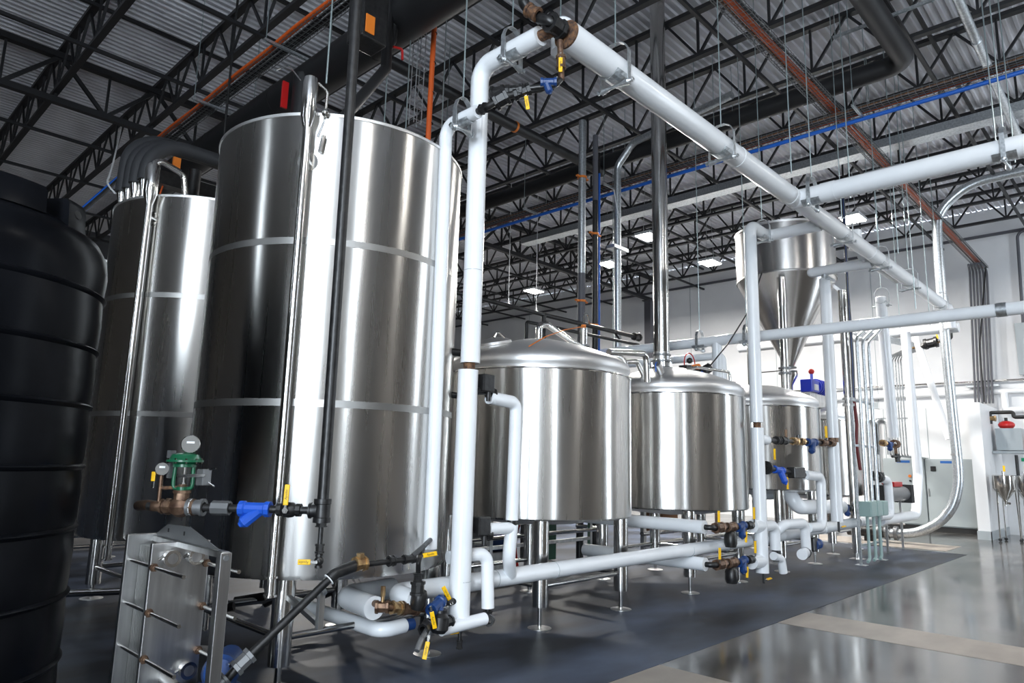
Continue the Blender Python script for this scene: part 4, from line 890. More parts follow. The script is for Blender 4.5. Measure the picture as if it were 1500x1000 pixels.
# black foam hoses from the second tall tank
for k, (px, py) in enumerate(((2.52, 9.10), (2.54, 8.92), (2.53, 8.66), (2.56, 8.46))):
    zt = 5.62-.10*k if k != 3 else 5.36
    t = thing('insulated_hose', ['hindmost', 'third', 'second', 'foremost'][k]+' of the fat black foam-covered hoses arching off the tall tank', 'hose', (px, py, 4.85), 'black hoses over the tall tank')
    mk(MB().tube([(px, py, 4.84), (px+.02, py, zt), (3.55+.1*k, py+.02, zt+.02), (6.2, py+.2, zt+.02)], .085, .42, 16, n=10), 'foam_cover', 'black_foam', t)
    mk(MB().disc((px, py, 4.83), (0, 0, 1), .052, .03, 14), 'clamp', 'pipe_steel', t)

# ------------------------------------------------------------------ overhead services
du = thing('overhead_duct', 'black round duct crossing over the header and bending toward the camera', 'duct', (11.7, 2.55, 8.2))
mk(MB().tube([(11.7, 14.5, 8.2), (11.7, 2.55, 8.2), (3.0, 2.55, 8.2)], .165, .30, 24, n=10), 'duct', 'black_duct', du)
for y in (4.0, 6.0, 8.0, 10.0): mk(MB().disc((11.7, y, 8.2), (0, 1, 0), .168, .02, 24), 'joint_band', 'black_iron', du)
dl = thing('overhead_duct', 'wide black duct running beside the orange tray above the tall tanks', 'duct', (4.7, 9, 7.1))
mk(MB().tube([(4.72, 2.5, 7.15), (4.72, 14.6, 7.15)], .27, 0, 28), 'duct', 'black_duct', dl)
for y in (7.2, 9.6, 12.0): mk(MB().disc((4.72, y, 7.15), (0, 1, 0), .275, .03, 28), 'joint_band', 'black_iron', dl)
db = thing('overhead_pipe', 'black pipe under the roof joining the round duct above the kettles', 'pipe', (8, 8.58, 8.0))
mk(MB().cyl((5.2, 8.58, 8.0), (11.7, 8.58, 8.0), .10, 18), 'pipe', 'black_duct', db); mk(MB().disc((8.9, 8.58, 8.0), (1, 0, 0), .108, .05, 18), 'orange_clamp', 'orange_clamp', db)
def strut(label, p0, p1, zr=9.6, group='tray support struts'):
    t = thing('strut', label, 'strut', p0, group); p0, p1 = Vector(p0), Vector(p1); d = (p1-p0).normalized()
    s = Vector((0, 0, 1)).cross(d)
    mk(MB().bar(p0, p1, .042, .008).bar(p0+s*.019, p1+s*.019, .006, .042).bar(p0-s*.019, p1-s*.019, .006, .042), 'channel', 'galvanised', t, smooth=0)
    for q in (p0+d*.03, p1-d*.03): mk(MB().cyl(q-Vector((0, 0, .05)), (q.x, q.y, zr), .007, 8), 'threaded_rod', 'zinc_rod', t)
    return t
def tray(label, p0, p1, w, cables, step=.10):
    "wire basket tray: long wires, cross wires and laid-in cables"
    t = thing('cable_tray', label, 'cable tray', p0); p0, p1 = Vector(p0), Vector(p1); L = (p1-p0).length; d = (p1-p0)/L; s = Vector((0, 0, 1)).cross(d); up = Vector((0, 0, 1))
    wires = MB()
    for a, z in [(-w/2, .05), (-w/2, 0), (-w/4, 0), (0, 0), (w/4, 0), (w/2, 0), (w/2, .05)]:
        wires.bar(p0+s*a+up*z, p1+s*a+up*z, .008, .008)
    mk(wires, 'long_wires', 'grey_cast', t, smooth=0)['kind'] = 'stuff'
    cr = MB(); n = int(L/step)
    for k in range(n):
        q = p0+d*(k+.5)*step
        cr.bar(q-s*w/2, q+s*w/2, .006, .006); cr.bar(q-s*w/2, q-s*w/2+up*.07, .006, .006); cr.bar(q+s*w/2, q+s*w/2+up*.07, .006, .006)
    mk(cr, 'cross_wires', 'grey_cast', t, smooth=0)['kind'] = 'stuff'
    for k, (a, z, r, m_) in enumerate(cables):
        pts = [p0+d*(L*i/12)+s*(a+random.uniform(-.012, .012))+up*(z+r+random.uniform(0, .008)) for i in range(13)]
        pts[0] = p0+s*a+up*(z+r); pts[-1] = p1+s*a+up*(z+r)
        mk(MB().tube(pts, r, 0, 8), 'cable', m_, t)
    return t
tray('wire cable tray with a blue cable along its edge, crossing above the header', (11.77, 14.2, 7.60), (11.77, -.5, 7.60), .30,
     [(.12, -.10, .036, 'blue_cable'), (.11, .01, .022, 'orange_cable'), (.06, .01, .022, 'black_iron'), (.01, .01, .024, 'bronze_dark'), (-.05, .01, .022, 'black_iron'), (-.11, .01, .02, 'rust'), (.0, .05, .02, 'rust')])
tray('wire cable tray full of orange cables running above and along the header', (5.0, 3.72, 7.72), (24.2, 3.72, 7.72), .30,
     [(-.06, .01, .022, 'orange_cable'), (-.015, .01, .022, 'orange_cable'), (.03, .01, .022, 'orange_cable'), (.075, .01, .018, 'bronze_dark'), (-.11, .01, .018, 'black_iron')])
tray('wire cable tray with orange cable above the tall tanks', (4.36, 14.6, 7.60), (4.36, 4.0, 7.60), .26,
     [(-.12, .02, .026, 'orange_cable'), (-.08, .02, .024, 'orange_cable'), (-.02, .01, .024, 'black_iron'), (.05, .01, .026, 'black_iron'), (.10, .01, .022, 'black_iron')])
tray('low wire tray with orange and blue cables behind the black plastic tank', (2.55, 12.0, 4.95), (3.75, 12.0, 6.75), .22,
     [(.08, .02, .024, 'orange_cable'), (-.02, .02, .045, 'blue_cable'), (-.10, .02, .03, 'black_iron')])
for y, lb in ((3.3, 'galvanised strut under the blue-edged tray nearest the aisle'), (5.75, 'galvanised strut under the blue-edged tray just inside the header'), (8.3, 'galvanised strut under the blue-edged tray left of the stack'), (10.6, 'galvanised strut under the blue-edged tray farthest from the aisle')):
    strut(lb, (11.35, y, 7.57), (12.2, y, 7.57))
for y, lb in ((6.9, 'galvanised strut under the left orange tray, nearest the camera'), (8.9, 'galvanised strut under the left orange tray, middle one'), (11.4, 'galvanised strut under the left orange tray, farthest one')):
    strut(lb, (4.02, y, 7.57), (5.1, y, 7.57))
strut('galvanised strut across the top of the round black duct at its bend', (10.6, 1.9, 8.40), (10.6, 3.3, 8.40))
strut('galvanised strut under the right orange tray near the far hangers', (14.6, 3.4, 7.68), (14.6, 4.1, 7.68))
gc = solo(MB().bb(14.9, 15.25, -5.5, 14.0, 8.28, 8.46), 'rectangular_duct', 'galvanised', 'flat galvanised duct running under the joists beyond the header tee', 'duct', base=(15.1, 4, 8.3), smooth=0)
gp_ = thing('conduit', 'thick galvanised conduit slanting across the roof near the picture corner', 'conduit', (9.8, 1.0, 8.0))
mk(MB().cyl((8.6, 1.55, 8.05), (17.0, 1.62, 8.0), .065, 14), 'pipe', 'galvanised', gp_); mk(MB().disc((11.5, 1.57, 8.03), (1, 0, 0), .075, .08, 14), 'coupling', 'galvanised', gp_)
# hanging things above the tall tank
bk = thing('black_drop_pipe', 'black pipe with a red handle dropping behind the tall tank', 'pipe', (4.45, 6.5, 5.5))
mk(MB().tube([(4.45, 6.5, 7.3), (4.47, 6.5, 6.35), (4.0, 6.5, 5.6), (3.6, 6.5, 4.9)], .065, .10, 14), 'pipe', 'black_duct', bk)
mk(MB().tube([(4.45, 6.5, 6.55), (4.54, 6.5, 6.75), (4.56, 6.5, 7.05), (4.48, 6.5, 7.28)], .05, .08, 12), 'bypass_elbow', 'black_duct', bk)
mk(MB().tube([(4.50, 6.42, 6.62), (4.62, 6.40, 6.64), (4.63, 6.40, 6.50)], .016, .03, 8), 'red_handle', 'red_paint', bk)
ob = thing('actuator', 'orange-faced black actuator box hanging under the wide black duct', 'actuator', (3.9, 6.0, 6.4))
mk(MB().bb(3.78, 4.12, 6.0, 6.3, 6.25, 6.9), 'housing', 'black_iron', ob, smooth=0, bevel=.02); mk(MB().bb(3.82, 3.94, 5.985, 6.0, 6.30, 6.52), 'orange_cover', 'orange_clamp', ob, smooth=0, bevel=.012); mk(MB().cyl((3.95, 6.15, 6.9), (3.95, 6.15, 9.6), .03, 10), 'pipe', 'black_iron', ob)
rt = thing('black_stub_pipe', 'short black pipe with a red strap behind the tall tank rim', 'pipe', (4.4, 8.6, 6.5))
mk(MB().cyl((4.52, 8.62, 7.1), (4.52, 8.62, 5.5), .14, 18), 'pipe', 'black_duct', rt); mk(MB().bar((4.30, 8.70, 6.95), (4.30, 8.70, 6.55), .03, .09, (1, 0, 0)), 'red_strap', 'red_paint', rt, smooth=0); mk(MB().tube([(4.42, 8.5, 6.95), (4.15, 8.35, 7.0), (3.9, 8.2, 6.75)], .010, .12, 6), 'wire', 'galvanised', rt)
oh = thing('hanging_cable', 'bright orange cable hanging down behind the tall tank rim', 'cable', (5.2, 6.5, 5.4))
mk(MB().cyl((5.2, 6.5, 9.4), (5.16, 6.5, 5.2), .034, 10), 'cable', 'orange_cable', oh)
for k in range(9): mk(MB().disc((5.19, 6.5, 5.5+.42*k), (0, 0, 1), .037, .012, 10), 'cable_tie', 'print_black', oh)
wb = thing('wire_ladder', 'narrow wire basket hanging beside the orange cable', 'cable tray', (5.05, 6.55, 5.6))
for dx, dy in ((-.06, 0), (.06, 0), (-.06, .1), (.06, .1)): mk(MB().cyl((5.06+dx, 6.6+dy, 5.9), (5.10+dx, 6.6+dy, 9.6), .007, 6), 'long_wire', 'galvanised', wb)
for k in range(24): mk(MB().tube([(5.0, 6.7, 5.95+.15*k), (5.0, 6.6, 5.95+.15*k), (5.12, 6.6, 5.95+.15*k), (5.12, 6.7, 5.95+.15*k)], .005, 0, 4), 'cross_wire', 'galvanised', wb)
for k, (x, y, z0, lb) in enumerate(((4.49, 6.5, 5.1, 'beside the black drop pipe'), (4.81, 6.5, 5.1, 'midway behind the tall tank rim'), (5.38, 6.5, 5.0, 'just right of the orange cable'), (2.78, 4.9, 4.8, 'close to the black steam drop pipe'), (5.0, 4.2, 5.9, 'between riser elbow and header end'),
        (8.9, 3.4, 5.6, 'near the cross pipe tee'), (10.3, 3.1, 5.6, 'right of the header tee'), (12.2, 3.0, 5.2, 'over the hopper side of the header'), (13.9, 3.2, 4.6, 'past the hopper, first one'), (15.8, 3.4, 4.6, 'past the hopper, second one'), (16.4, 4.1, 4.6, 'near the far risers'), (7.9, 9.4, 4.6, 'behind the nearest kettle'), (9.2, 9.8, 4.4, 'behind the stack'), (12.7, 9.0, 4.2, 'right of the stack'), (13.6, 8.2, 4.4, 'left of the hopper'), (10.2, 1.3, 5.8, 'by the aisle hanger'), (10.9, 1.2, 5.8, 'right of the aisle hanger'))):
    solo(MB().cyl((x, y, z0), (x, y, 9.6), .008, 8), 'hanger_rod', 'zinc_rod', 'thin steel rod hanging from the roof '+lb, 'rod', 'loose hanger rods', base=(x, y, z0))
# black guard rails and droppers behind the first kettle
gr = thing('pipe_rail', 'black iron pipe frame standing behind the nearest kettle dome', 'pipe frame', (8.3, 7.6, 3))
mk(MB().tube([(8.28, 7.6, 0.2), (8.28, 7.6, 3.98), (11.6, 7.6, 4.05)], .030, .04, 10), 'lower_frame', 'black_iron', gr)
mk(MB().tube([(8.88, 7.75, 0.2), (8.88, 7.75, 4.22), (11.9, 7.75, 4.25)], .042, .04, 12), 'upper_frame', 'black_iron', gr); mk(MB().cyl((5.5, 7.75, 4.22), (8.9, 7.75, 4.22), .035, 10), 'long_rail', 'black_iron', gr)
for x in (9.9, 11.0): mk(MB().cyl((x, 7.6, 4.02), (x, 7.75, 4.22), .02, 8), 'tie', 'black_iron', gr)
fitting(gr, (11.75, 7.75, 4.25), (1, 0, 0), .07, .2, name='valve'); mk(MB().tube([(11.8, 7.75, 4.25), (11.85, 7.75, 4.45), (11.9, 7.75, 4.3)], .02, .05, 8), 'hook', 'pipe_steel', gr)
for x, lb in ((9.05, 'left'), (9.75, 'right')):
    t = thing('pendant_head', 'small white cone hanging on a wire by the end wall, %s one' % lb, 'pendant', (x+3, 13.0, 6.0), 'white pendant cones')
    X_, Y_, Z_ = (13.3, 12.9, 5.9) if lb == 'left' else (14.1, 12.6, 5.8)
    t.location = (X_, Y_, Z_)
    mk(MB().lathe([(.09, 0), (.09, .02), (.03, .07), (.015, .16), (0, .16)], (X_, Y_, Z_), seg=14), 'cone', 'white_paint', t); mk(MB().cyl((X_, Y_, Z_+.15), (X_, Y_, 9.6), .008, 6), 'wire', 'white_paint', t)
for k, (x, r_, m_, lb, zs) in enumerate(((10.25, .075, 'galvanised', 'steel and black drop pipe with an orange clamp behind the nearest kettle', (8.45, 5.3, 3.3)), (10.68, .055, 'black_iron', 'black drop pipe with orange clamps beside the steel one', (8.3, 6.9, 3.3)))):
    t = thing('drop_pipe', lb, 'pipe', (x, 8, 3.3))
    z0, z1, z2 = zs
    mk(MB().cyl((x, 8, z1), (x, 8, z0), r_, 16), 'upper_pipe', 'galvanised' if k == 0 else 'column_grey', t); mk(MB().cyl((x, 8, 3.0), (x, 8, z1), r_, 16), 'lower_pipe', 'column_grey' if k == 0 else 'black_iron', t)
    mk(MB().cyl((x, 8, 0), (x, 8, 3.0), r_*.9, 12), 'foot_pipe', 'black_iron', t)
    for z in ((7.25, 4.75) if k == 0 else (6.2, 4.35)):
        cl_ = mk(MB().disc((x, 8, z), (0, 0, 1), r_+.02, .04, 16), 'clamp', 'orange_clamp', t); mk(MB().bar((x-.17, 8, z), (x+.17, 8, z), .05, .03), 'clamp_ears', 'orange_clamp', cl_, smooth=0)
    if k == 0: mk(MB().disc((x, 8, 3.75), (0, 0, 1), r_+.012, .14, 12), 'brass_collar', 'brass', t); mk(MB().bb(x-.48, x-.40, 7.95, 8.02, 3.55, 3.80), 'green_tag', 'green_plastic', t, smooth=0)
solo(MB().cyl((10.95, 8.1, 0), (10.95, 8.1, 7.6), .022, 8), 'conduit', 'blue_cable', 'slim blue conduit standing beside the black drop pipe', 'conduit', base=(10.95, 8.1, 0))
solo(MB().cyl((11.2, 8.3, 0), (11.2, 8.3, 8.2), .032, 8), 'conduit', 'black_iron', 'slim black conduit right of the blue one', 'conduit', base=(11.2, 8.3, 0))
sc_ = thing('conduit', 'pale steel conduit with a bent top standing left of the stack', 'conduit', (11.45, 8, 0))
mk(MB().tube([(11.45, 8, 0), (11.45, 8, 7.9), (11.45, 7.6, 8.3), (11.0, 5.2, 8.3)], .075, .25, 14), 'pipe', 'galvanised', sc_); mk(MB().bb(11.2, 11.7, 7.9, 8.1, 6.05, 6.12), 'strut_bracket', 'galvanised', sc_, smooth=0)
mk(MB().tube([(11.25, 7.95, 7.3), (11.32, 7.92, 6.9), (11.42, 7.92, 6.7)], .012, .1, 6), 'white_cable', 'white_paint', sc_)

# ------------------------------------------------------------------ high-bay lamps
def high_bay(x, y, z, label, seen=True, power=HIGHBAY_W):
    t = thing('high_bay_lamp', label, 'lamp', (x, y, z), 'high-bay lamps')
    mk(MB().bb(x-.32, x+.32, y-.24, y+.24, z+.02, z+.09), 'housing', 'lamp_housing', t, smooth=0)
    for k in range(4): mk(MB().bb(x-.29, x+.29, y-.215+.12*k, y-.215+.12*k+.075, z, z+.02), 'led_strip', 'led', t, smooth=0)
    for s in (-1, 1): mk(MB().cyl((x+s*.25, y, z+.09), (x+s*.10, y, 9.6), .006, 6), 'wire', 'galvanised', t)
    l = bpy.data.lights.new('high_bay_light', 'AREA'); l.shape = 'RECTANGLE'; l.size = .6; l.size_y = .45; l.energy = power; l.color = (1, .97, .93)
    o = bpy.data.objects.new('high_bay_light', l); o.parent = t; o.location = (0, 0, -.02); COL.objects.link(o)
    return t
for x, y, lb in ((17.94, 16.15, 'lit high-bay lamp beyond the girder, seen left of the drop pipes'), (16.85, 12.07, 'lit high-bay lamp seen beside the pale conduit'), (15.37, 9.74, 'lit high-bay lamp seen just left of the stack'), (18.6, 9.65, 'lit high-bay lamp seen right of the stack'), (17.33, 5.2, 'lit high-bay lamp seen under the cross pipe tee')):
    high_bay(x, y, 7.70, lb)
for x, y, lb in ((10.5, 19.0, 'lit high-bay lamp in the hall behind the tall tank'), (14.0, 24.0, 'lit high-bay lamp deep in the hall behind the tall tank')):
    high_bay(x, y, 7.70, lb)
for k, x in enumerate((-4.0, 1.5, 7.0, 12.5, 18.0, 22.5)):
    high_bay(x, -2.2, 7.7, 'lit high-bay lamp over the aisle, number %s from the back wall' % ['one', 'two', 'three', 'four', 'five', 'six'][k], power=AISLE_W)

# ------------------------------------------------------------------ end of the hall: cabinets, partition, plant
tag(mk(MB().bb(24.2, 24.45, 4.35, 13.0, 0, 3.62), 'wall_panel', 'white_paint', smooth=0), 'white insulated panel wall behind the control cabinets', kind='structure')
for y in (5.5, 6.7, 7.9, 9.1): tag(mk(MB().bb(24.194, 24.2, y, y+.02, 0, 3.62), 'trim_2', 'boiler_grey', smooth=0), kind='structure')
wp = tag(mk(MB().bb(21.9, 24.45, 3.72, 4.0, 0, 3.55), 'wall_partition', 'white_paint', smooth=0), 'short white partition wall beside the control cabinets', kind='structure')
tag(mk(MB().bb(21.88, 24.45, 3.70, 3.72, 0, .22), 'baseboard_partition', 'boiler_grey', smooth=0), kind='structure'); tag(mk(MB().bb(21.88, 21.9, 3.70, 4.02, 0, .22), 'baseboard_partition_end', 'boiler_grey', smooth=0), kind='structure')
def cabinet(label, y0, y1, tagp):
    t = thing('control_cabinet', label, 'cabinet', (23.85, (y0+y1)/2, 0), 'electrical control cabinets')
    mk(MB().bb(23.6, 24.15, y0, y1, .14, 2.08), 'body', 'grey_enamel', t, smooth=0, bevel=.006); mk(MB().bb(23.62, 24.12, y0+.01, y1-.01, 0, .14), 'plinth', 'plinth_black', t, smooth=0)
    dd = mk(MB().bb(23.575, 23.6, y0+.012, y1-.012, .17, 2.06), 'door', 'grey_enamel', t, smooth=0, bevel=.006)
    mk(MB().bb(23.555, 23.575, y1-.07, y1-.04, 1.0, 1.22), 'handle', 'satin_steel', dd, smooth=0)
    mk(MB().bb(23.57, 23.576, *tagp, 1.95, 2.02), 'nameplate', 'label_blue', dd, smooth=0, label='blue printed nameplate')
    return t, dd
ta, da = cabinet('pale grey control cabinet with two doors seen behind the far riser', 5.52, 6.65, (5.90, 6.25))
mk(MB().disc((23.565, 5.92, 1.56), (1, 0, 0), .045, .03, 14), 'push_button', 'orange_clamp', da); mk(MB().disc((23.565, 5.92, 1.42), (1, 0, 0), .03, .03, 12), 'switch', 'print_black', da); mk(MB().disc((23.57, 5.95, 1.25), (1, 0, 0), .045, .015, 14), 'key_switch', 'satin_steel', da)
tb_, dbb = cabinet('pale grey control cabinet nearest the partition', 4.28, 5.50, (4.70, 5.10))
mk(MB().bb(23.555, 23.575, 5.22, 5.36, 1.72, 1.86), 'meter', 'print_black', dbb, smooth=0)
# wall pipes and conduits on the end wall
for z, r_, m_, lb in ((4.37, .03, 'pipe_steel', 'thin steel pipe along the end wall above the cabinets'), (4.05, .075, 'white_paint', 'white pipe along the end wall above the cabinets')):
    solo(MB().cyl((24.36, 14, z), (24.36, 0, z), r_, 12), 'wall_pipe', m_, lb, 'pipe', base=(24.36, 4, z))
cb = thing('conduit_bundle', 'bundle of dark conduits dropping down the end wall from the orange tray', 'conduit', (24.3, 4, 3.9))
for k in range(6): mk(MB().tube([(23.2, 3.6+.06*k, 7.66), (24.20, 3.62+.085*k, 7.66), (24.20, 3.78+.085*k, 3.7)], .03, .2, 8), 'conduit', 'column_grey', cb)
mk(MB().bb(24.22, 24.45, 3.6, 4.4, 4.2, 4.26), 'strap', 'galvanised', cb, smooth=0)
# galvanised conduits with green-grey junction boxes
cr_ = thing('conduit_rack', 'galvanised conduits with green-grey junction boxes on a floor rack beside the hopper leg', 'conduit', (14.4, 4.3, 0))
for k, x in enumerate((14.1, 14.46, 14.8)):
    mk(MB().tube([(15.3+.33*k, 4.3, 4.74), (x+.02, 4.3, 4.22), (x, 4.3, 1.12)], .032, .15, 10), 'conduit', 'galvanised', cr_)
    mk(MB().tube([(x, 4.3, .86), (x, 4.3, .10), (x-.12, 4.3, .06)], .028, .05, 8), 'lower_conduit', 'jbox_green', cr_)
    bx_ = mk(MB().bb(x-.16, x+.16, 4.18, 4.40, .86, 1.13), 'junction_box', 'jbox_green', cr_, smooth=0, bevel=.008); mk(MB().bb(x-.145, x+.145, 4.17, 4.18, .875, 1.115), 'cover', 'jbox_green', bx_, smooth=0)
for z in (.35, 2.15, 3.0): mk(MB().bar((13.8, 4.36, z), (15.1, 4.36, z), .04, .04), 'cross_strut', 'galvanised', cr_, smooth=0)
for x in (13.86, 15.04): mk(MB().bb(x-.02, x+.02, 4.36, 4.40, .0, 3.05), 'upright', 'galvanised', cr_, smooth=0); mk(MB().bb(x-.09, x+.09, 4.28, 4.46, 0, .012), 'foot', 'galvanised', cr_, smooth=0)
rc = thing('red_hose', 'dark red ribbed hose hanging beside the hopper leg', 'hose', (14.8, 4.62, 1.7))
mk(MB().tube([(14.78, 4.62, 3.1), (14.80, 4.60, 2.6), (14.76, 4.62, 2.2), (14.84, 4.60, 1.7)], .032, .3, 8), 'hose', 'red_rubber', rc)
cv = thing('cable_drop', 'loose bundle of dark cables hanging past the hopper', 'cable', (15.3, 4.8, 2.8))
for k in range(4): mk(MB().tube([(15.36+.05*k, 4.8, 7.7), (15.33+.04*k, 4.8, 5.5), (15.28+.05*k, 4.78, 4.0), (15.0+.05*k, 4.72, 2.9)], .014, .5, 6), 'cable', ['black_iron', 'blue_dark', 'black_iron', 'grey_cast'][k], cv)
# grey cylinder pump, big flexible tube
pm = thing('inline_motor', 'grey cylinder motor with a red top beside the junction boxes', 'motor', (17, 4.7, 1.2))
mk(MB().cyl((16.1, 4.62, 1.20), (17.75, 4.62, 1.20), .16, 22), 'cylinder', 'grey_cast', pm); mk(MB().bb(17.7, 17.92, 4.44, 4.80, 1.0, 1.4), 'end_block', 'print_black', pm, smooth=0); mk(MB().bb(15.98, 16.14, 4.44, 4.80, 1.0, 1.4), 'end_block', 'print_black', pm, smooth=0)
mk(MB().bb(16.9, 17.5, 4.56, 4.68, 1.36, 1.46), 'red_block', 'red_paint', pm, smooth=0); mk(MB().tube([(16.2, 4.6, 1.44), (16.5, 4.55, 1.26), (16.9, 4.55, 1.28)], .02, .2, 6), 'red_hose', 'red_paint', pm); mk(MB().tube([(16.7, 4.55, 1.2), (16.3, 4.5, .9), (15.8, 4.5, .7)], .018, .2, 6), 'blue_hose', 'blue_cable', pm)
mk(MB().bb(16.33, 16.37, 4.60, 4.64, 0, 1.06), 'stand', 'satin_steel', pm, smooth=0); mk(MB().bb(17.43, 17.47, 4.60, 4.64, 0, 1.06), 'stand', 'satin_steel', pm, smooth=0)
fl = thing('conveyor_tube', 'big steel conveyor tube curving from the roof down to the floor by the cabinets', 'tube', (18.8, 5.2, .2))
pts = [(18.8, -1.0, 8.55), (18.8, 2.0, 8.52), (18.8, 2.88, 8.48), (18.8, 3.37, 8.22), (18.8, 3.65, 7.89), (18.8, 3.74, 7.4), (18.8, 3.76, 5.35), (18.8, 3.74, 3.14), (18.8, 3.72, 1.76), (18.8, 3.78, 1.26), (18.8, 3.93, .87), (18.8, 4.2, .55), (18.8, 4.59, .32), (18.8, 4.92, .24), (18.8, 5.25, .22)]
def smooth_pts(p, n=4):
    p = [Vector(q) for q in p]; out = []
    for i in range(len(p)-1):
        a, b, c_, d = p[max(i-1, 0)], p[i], p[i+1], p[min(i+2, len(p)-1)]
        for k in range(n):
            t = k/n
            out.append(.5*((2*b)+(c_-a)*t+(2*a-5*b+4*c_-d)*t*t+(3*b-a-3*c_+d)*t*t*t))
    return out+[p[-1]]
mk(MB().tube(smooth_pts(pts), .108, 0, 18), 'tube', 'galvanised', fl)
for p_, d_ in (((18.8, 3.73, 2.1), (0, 0, 1)), ((18.8, 4.0, .77), (0, .6, -.8))): mk(MB().disc(p_, d_, .115, .05, 18), 'joint_band', 'satin_steel', fl)
for y in (5.1, 5.3, 5.5): mk(MB().disc((18.8, y, .23), (0, 1, 0), .165, .08, 20), 'clamp_coupling', 'grey_cast', fl)
mk(MB().cyl((18.8, 5.25, .23), (18.8, 6.2, .23), .13, 18), 'inlet', 'black_iron', fl); mk(MB().bb(18.7, 18.9, 5.6, 5.8, 0, .15), 'foot', 'black_iron', fl, smooth=0); mk(MB().cyl((18.8, 4.9, .46), (18.8, 5.9, .44), .02, 8), 'side_rod', 'satin_steel', fl)
sc2 = thing('conduit_run', 'row of slim steel conduits bending down to the control cabinets', 'conduit', (22, 5, 2.1))
for k in range(7): mk(MB().tube([(17.6, 5.1+.07*k, 4.95), (21.0-.05*k, 4.55+.07*k, 5.0), (21.4, 5.35+.06*k, 4.88), (21.6, 5.45+.07*k, 4.8), (21.6, 5.45+.07*k, 2.12), (23.8, 5.45+.07*k, 2.10)], .018, .10, 6), 'conduit', 'galvanised', sc2)
mk(MB().bar((21.62, 5.2, 3.15), (21.62, 6.2, 3.15), .05, .04), 'strut', 'galvanised', sc2, smooth=0)
gvh = thing('gas_valve', 'black valve assembly hanging beside the conveyor tube', 'valve', (20, 4.1, 4.9))
mk(MB().cyl((20, 4.75, 4.85), (20, 4.0, 4.98), .03, 10), 'pipe', 'brass', gvh); fitting(gvh, (20, 4.32, 4.94), (0, 1, -.15), .12, .30, name='regulator', seg=12); fitting(gvh, (20, 4.55, 4.88), (0, 1, -.15), .07, .14, name='union'); mk(MB().tube([(20, 4.2, 4.96), (20, 3.86, 5.02), (20, 3.86, 5.35)], .035, .05, 10), 'elbow_pipe', 'black_iron', gvh); lever(gvh, (20, 4.15, 5.0), (0, .2, 1), (-1, 0, 0), .16, text=False)
solo(MB().tube([(20.0, 4.72, 5.38), (20.0, 4.09, 2.5)], .085, 0, 14), 'slanted_pole', 'white_paint', 'slanted white pole in front of the panel wall', 'pole', base=(20, 4.1, 2.5))
solo(MB().tube([(23.6, 3.55, 7.6), (22.0, 3.62, 5.0), (22.0, 3.62, 3.56)], .02, .3, 8), 'air_line', 'print_black', 'thin black air line hanging to the top of the partition', 'air line', base=(22, 3.6, 3.56))
ae = thing('conduit', 'bent steel conduits against the panel wall left of the cabinets', 'conduit', (24, 7, 0))
for k, y in enumerate((6.9, 7.2, 8.3)): mk(MB().tube([(24.1, y, .0), (24.1, y, 3.3), (24.1, y-.3, 3.3), (24.1, y-.3, 2.2)], .05, .14, 10), 'pipe', 'galvanised', ae)
solo(MB().bb(24.15, 24.2, 6.85, 7.15, 3.65, 3.85), 'wall_box', 'boiler_grey', 'small grey box on the end wall above the panel', 'box', base=(24.2, 7, 3.7), smooth=0)
wl = thing('conduit', 'steel conduit loop on the end wall beside the picture edge', 'conduit', (24.4, 2.9, 4)); mk(MB().tube([(24.42, 2.2, 8.75), (24.42, 2.82, 8.75), (24.42, 2.95, 4.3)], .04, .2, 8), 'pipe', 'column_grey', wl); mk(MB().bb(24.3, 24.45, 2.75, 3.1, 4.5, 6.0), 'box', 'boiler_grey', wl, smooth=0)
# wall heater with red tank, utility sink corner
bo = thing('wall_boiler', 'grey wall-hung boiler box with a red expansion vessel on top', 'boiler', (23.4, 3.35, 2.3))
mk(MB().bb(23.1, 23.7, 3.02, 3.62, 2.32, 2.92), 'casing', 'boiler_grey', bo, smooth=0, bevel=.01); mk(MB().bb(23.0, 23.75, 2.95, 3.70, 2.24, 2.30), 'shelf', 'boiler_grey', bo, smooth=0)
mk(MB().ball((23.35, 3.38, 3.02), .20, 20, .6), 'red_vessel', 'red_paint', bo); mk(MB().cyl((23.35, 3.38, 3.1), (23.35, 3.38, 3.22), .04, 10), 'neck', 'black_iron', bo)
mk(MB().tube([(23.2, 3.72, 3.05), (23.2, 3.72, 3.36), (23.2, 3.18, 3.36), (23.2, 3.18, 3.22), (23.2, 2.5, 3.22)], .05, .06, 10), 'black_pipe', 'black_iron', bo); fitting(bo, (23.2, 3.68, 3.2), (0, 1, 0), .07, .2, 'brass', 'valve'); mk(MB().cyl((23.2, 2.9, 2.35), (23.2, 2.9, 2.8), .07, 10), 'orange_filter', 'orange_clamp', bo)
mk(MB().tube([(24.3, 3.5, 4.0), (24.3, 3.5, 3.5), (24.3, 2.4, 3.5)], .09, .1, 12), 'flue', 'white_paint', bo); mk(MB().cyl((23.15, 3.2, 2.2), (23.15, 3.2, 1.6), .04, 10), 'drop', 'black_iron', bo)
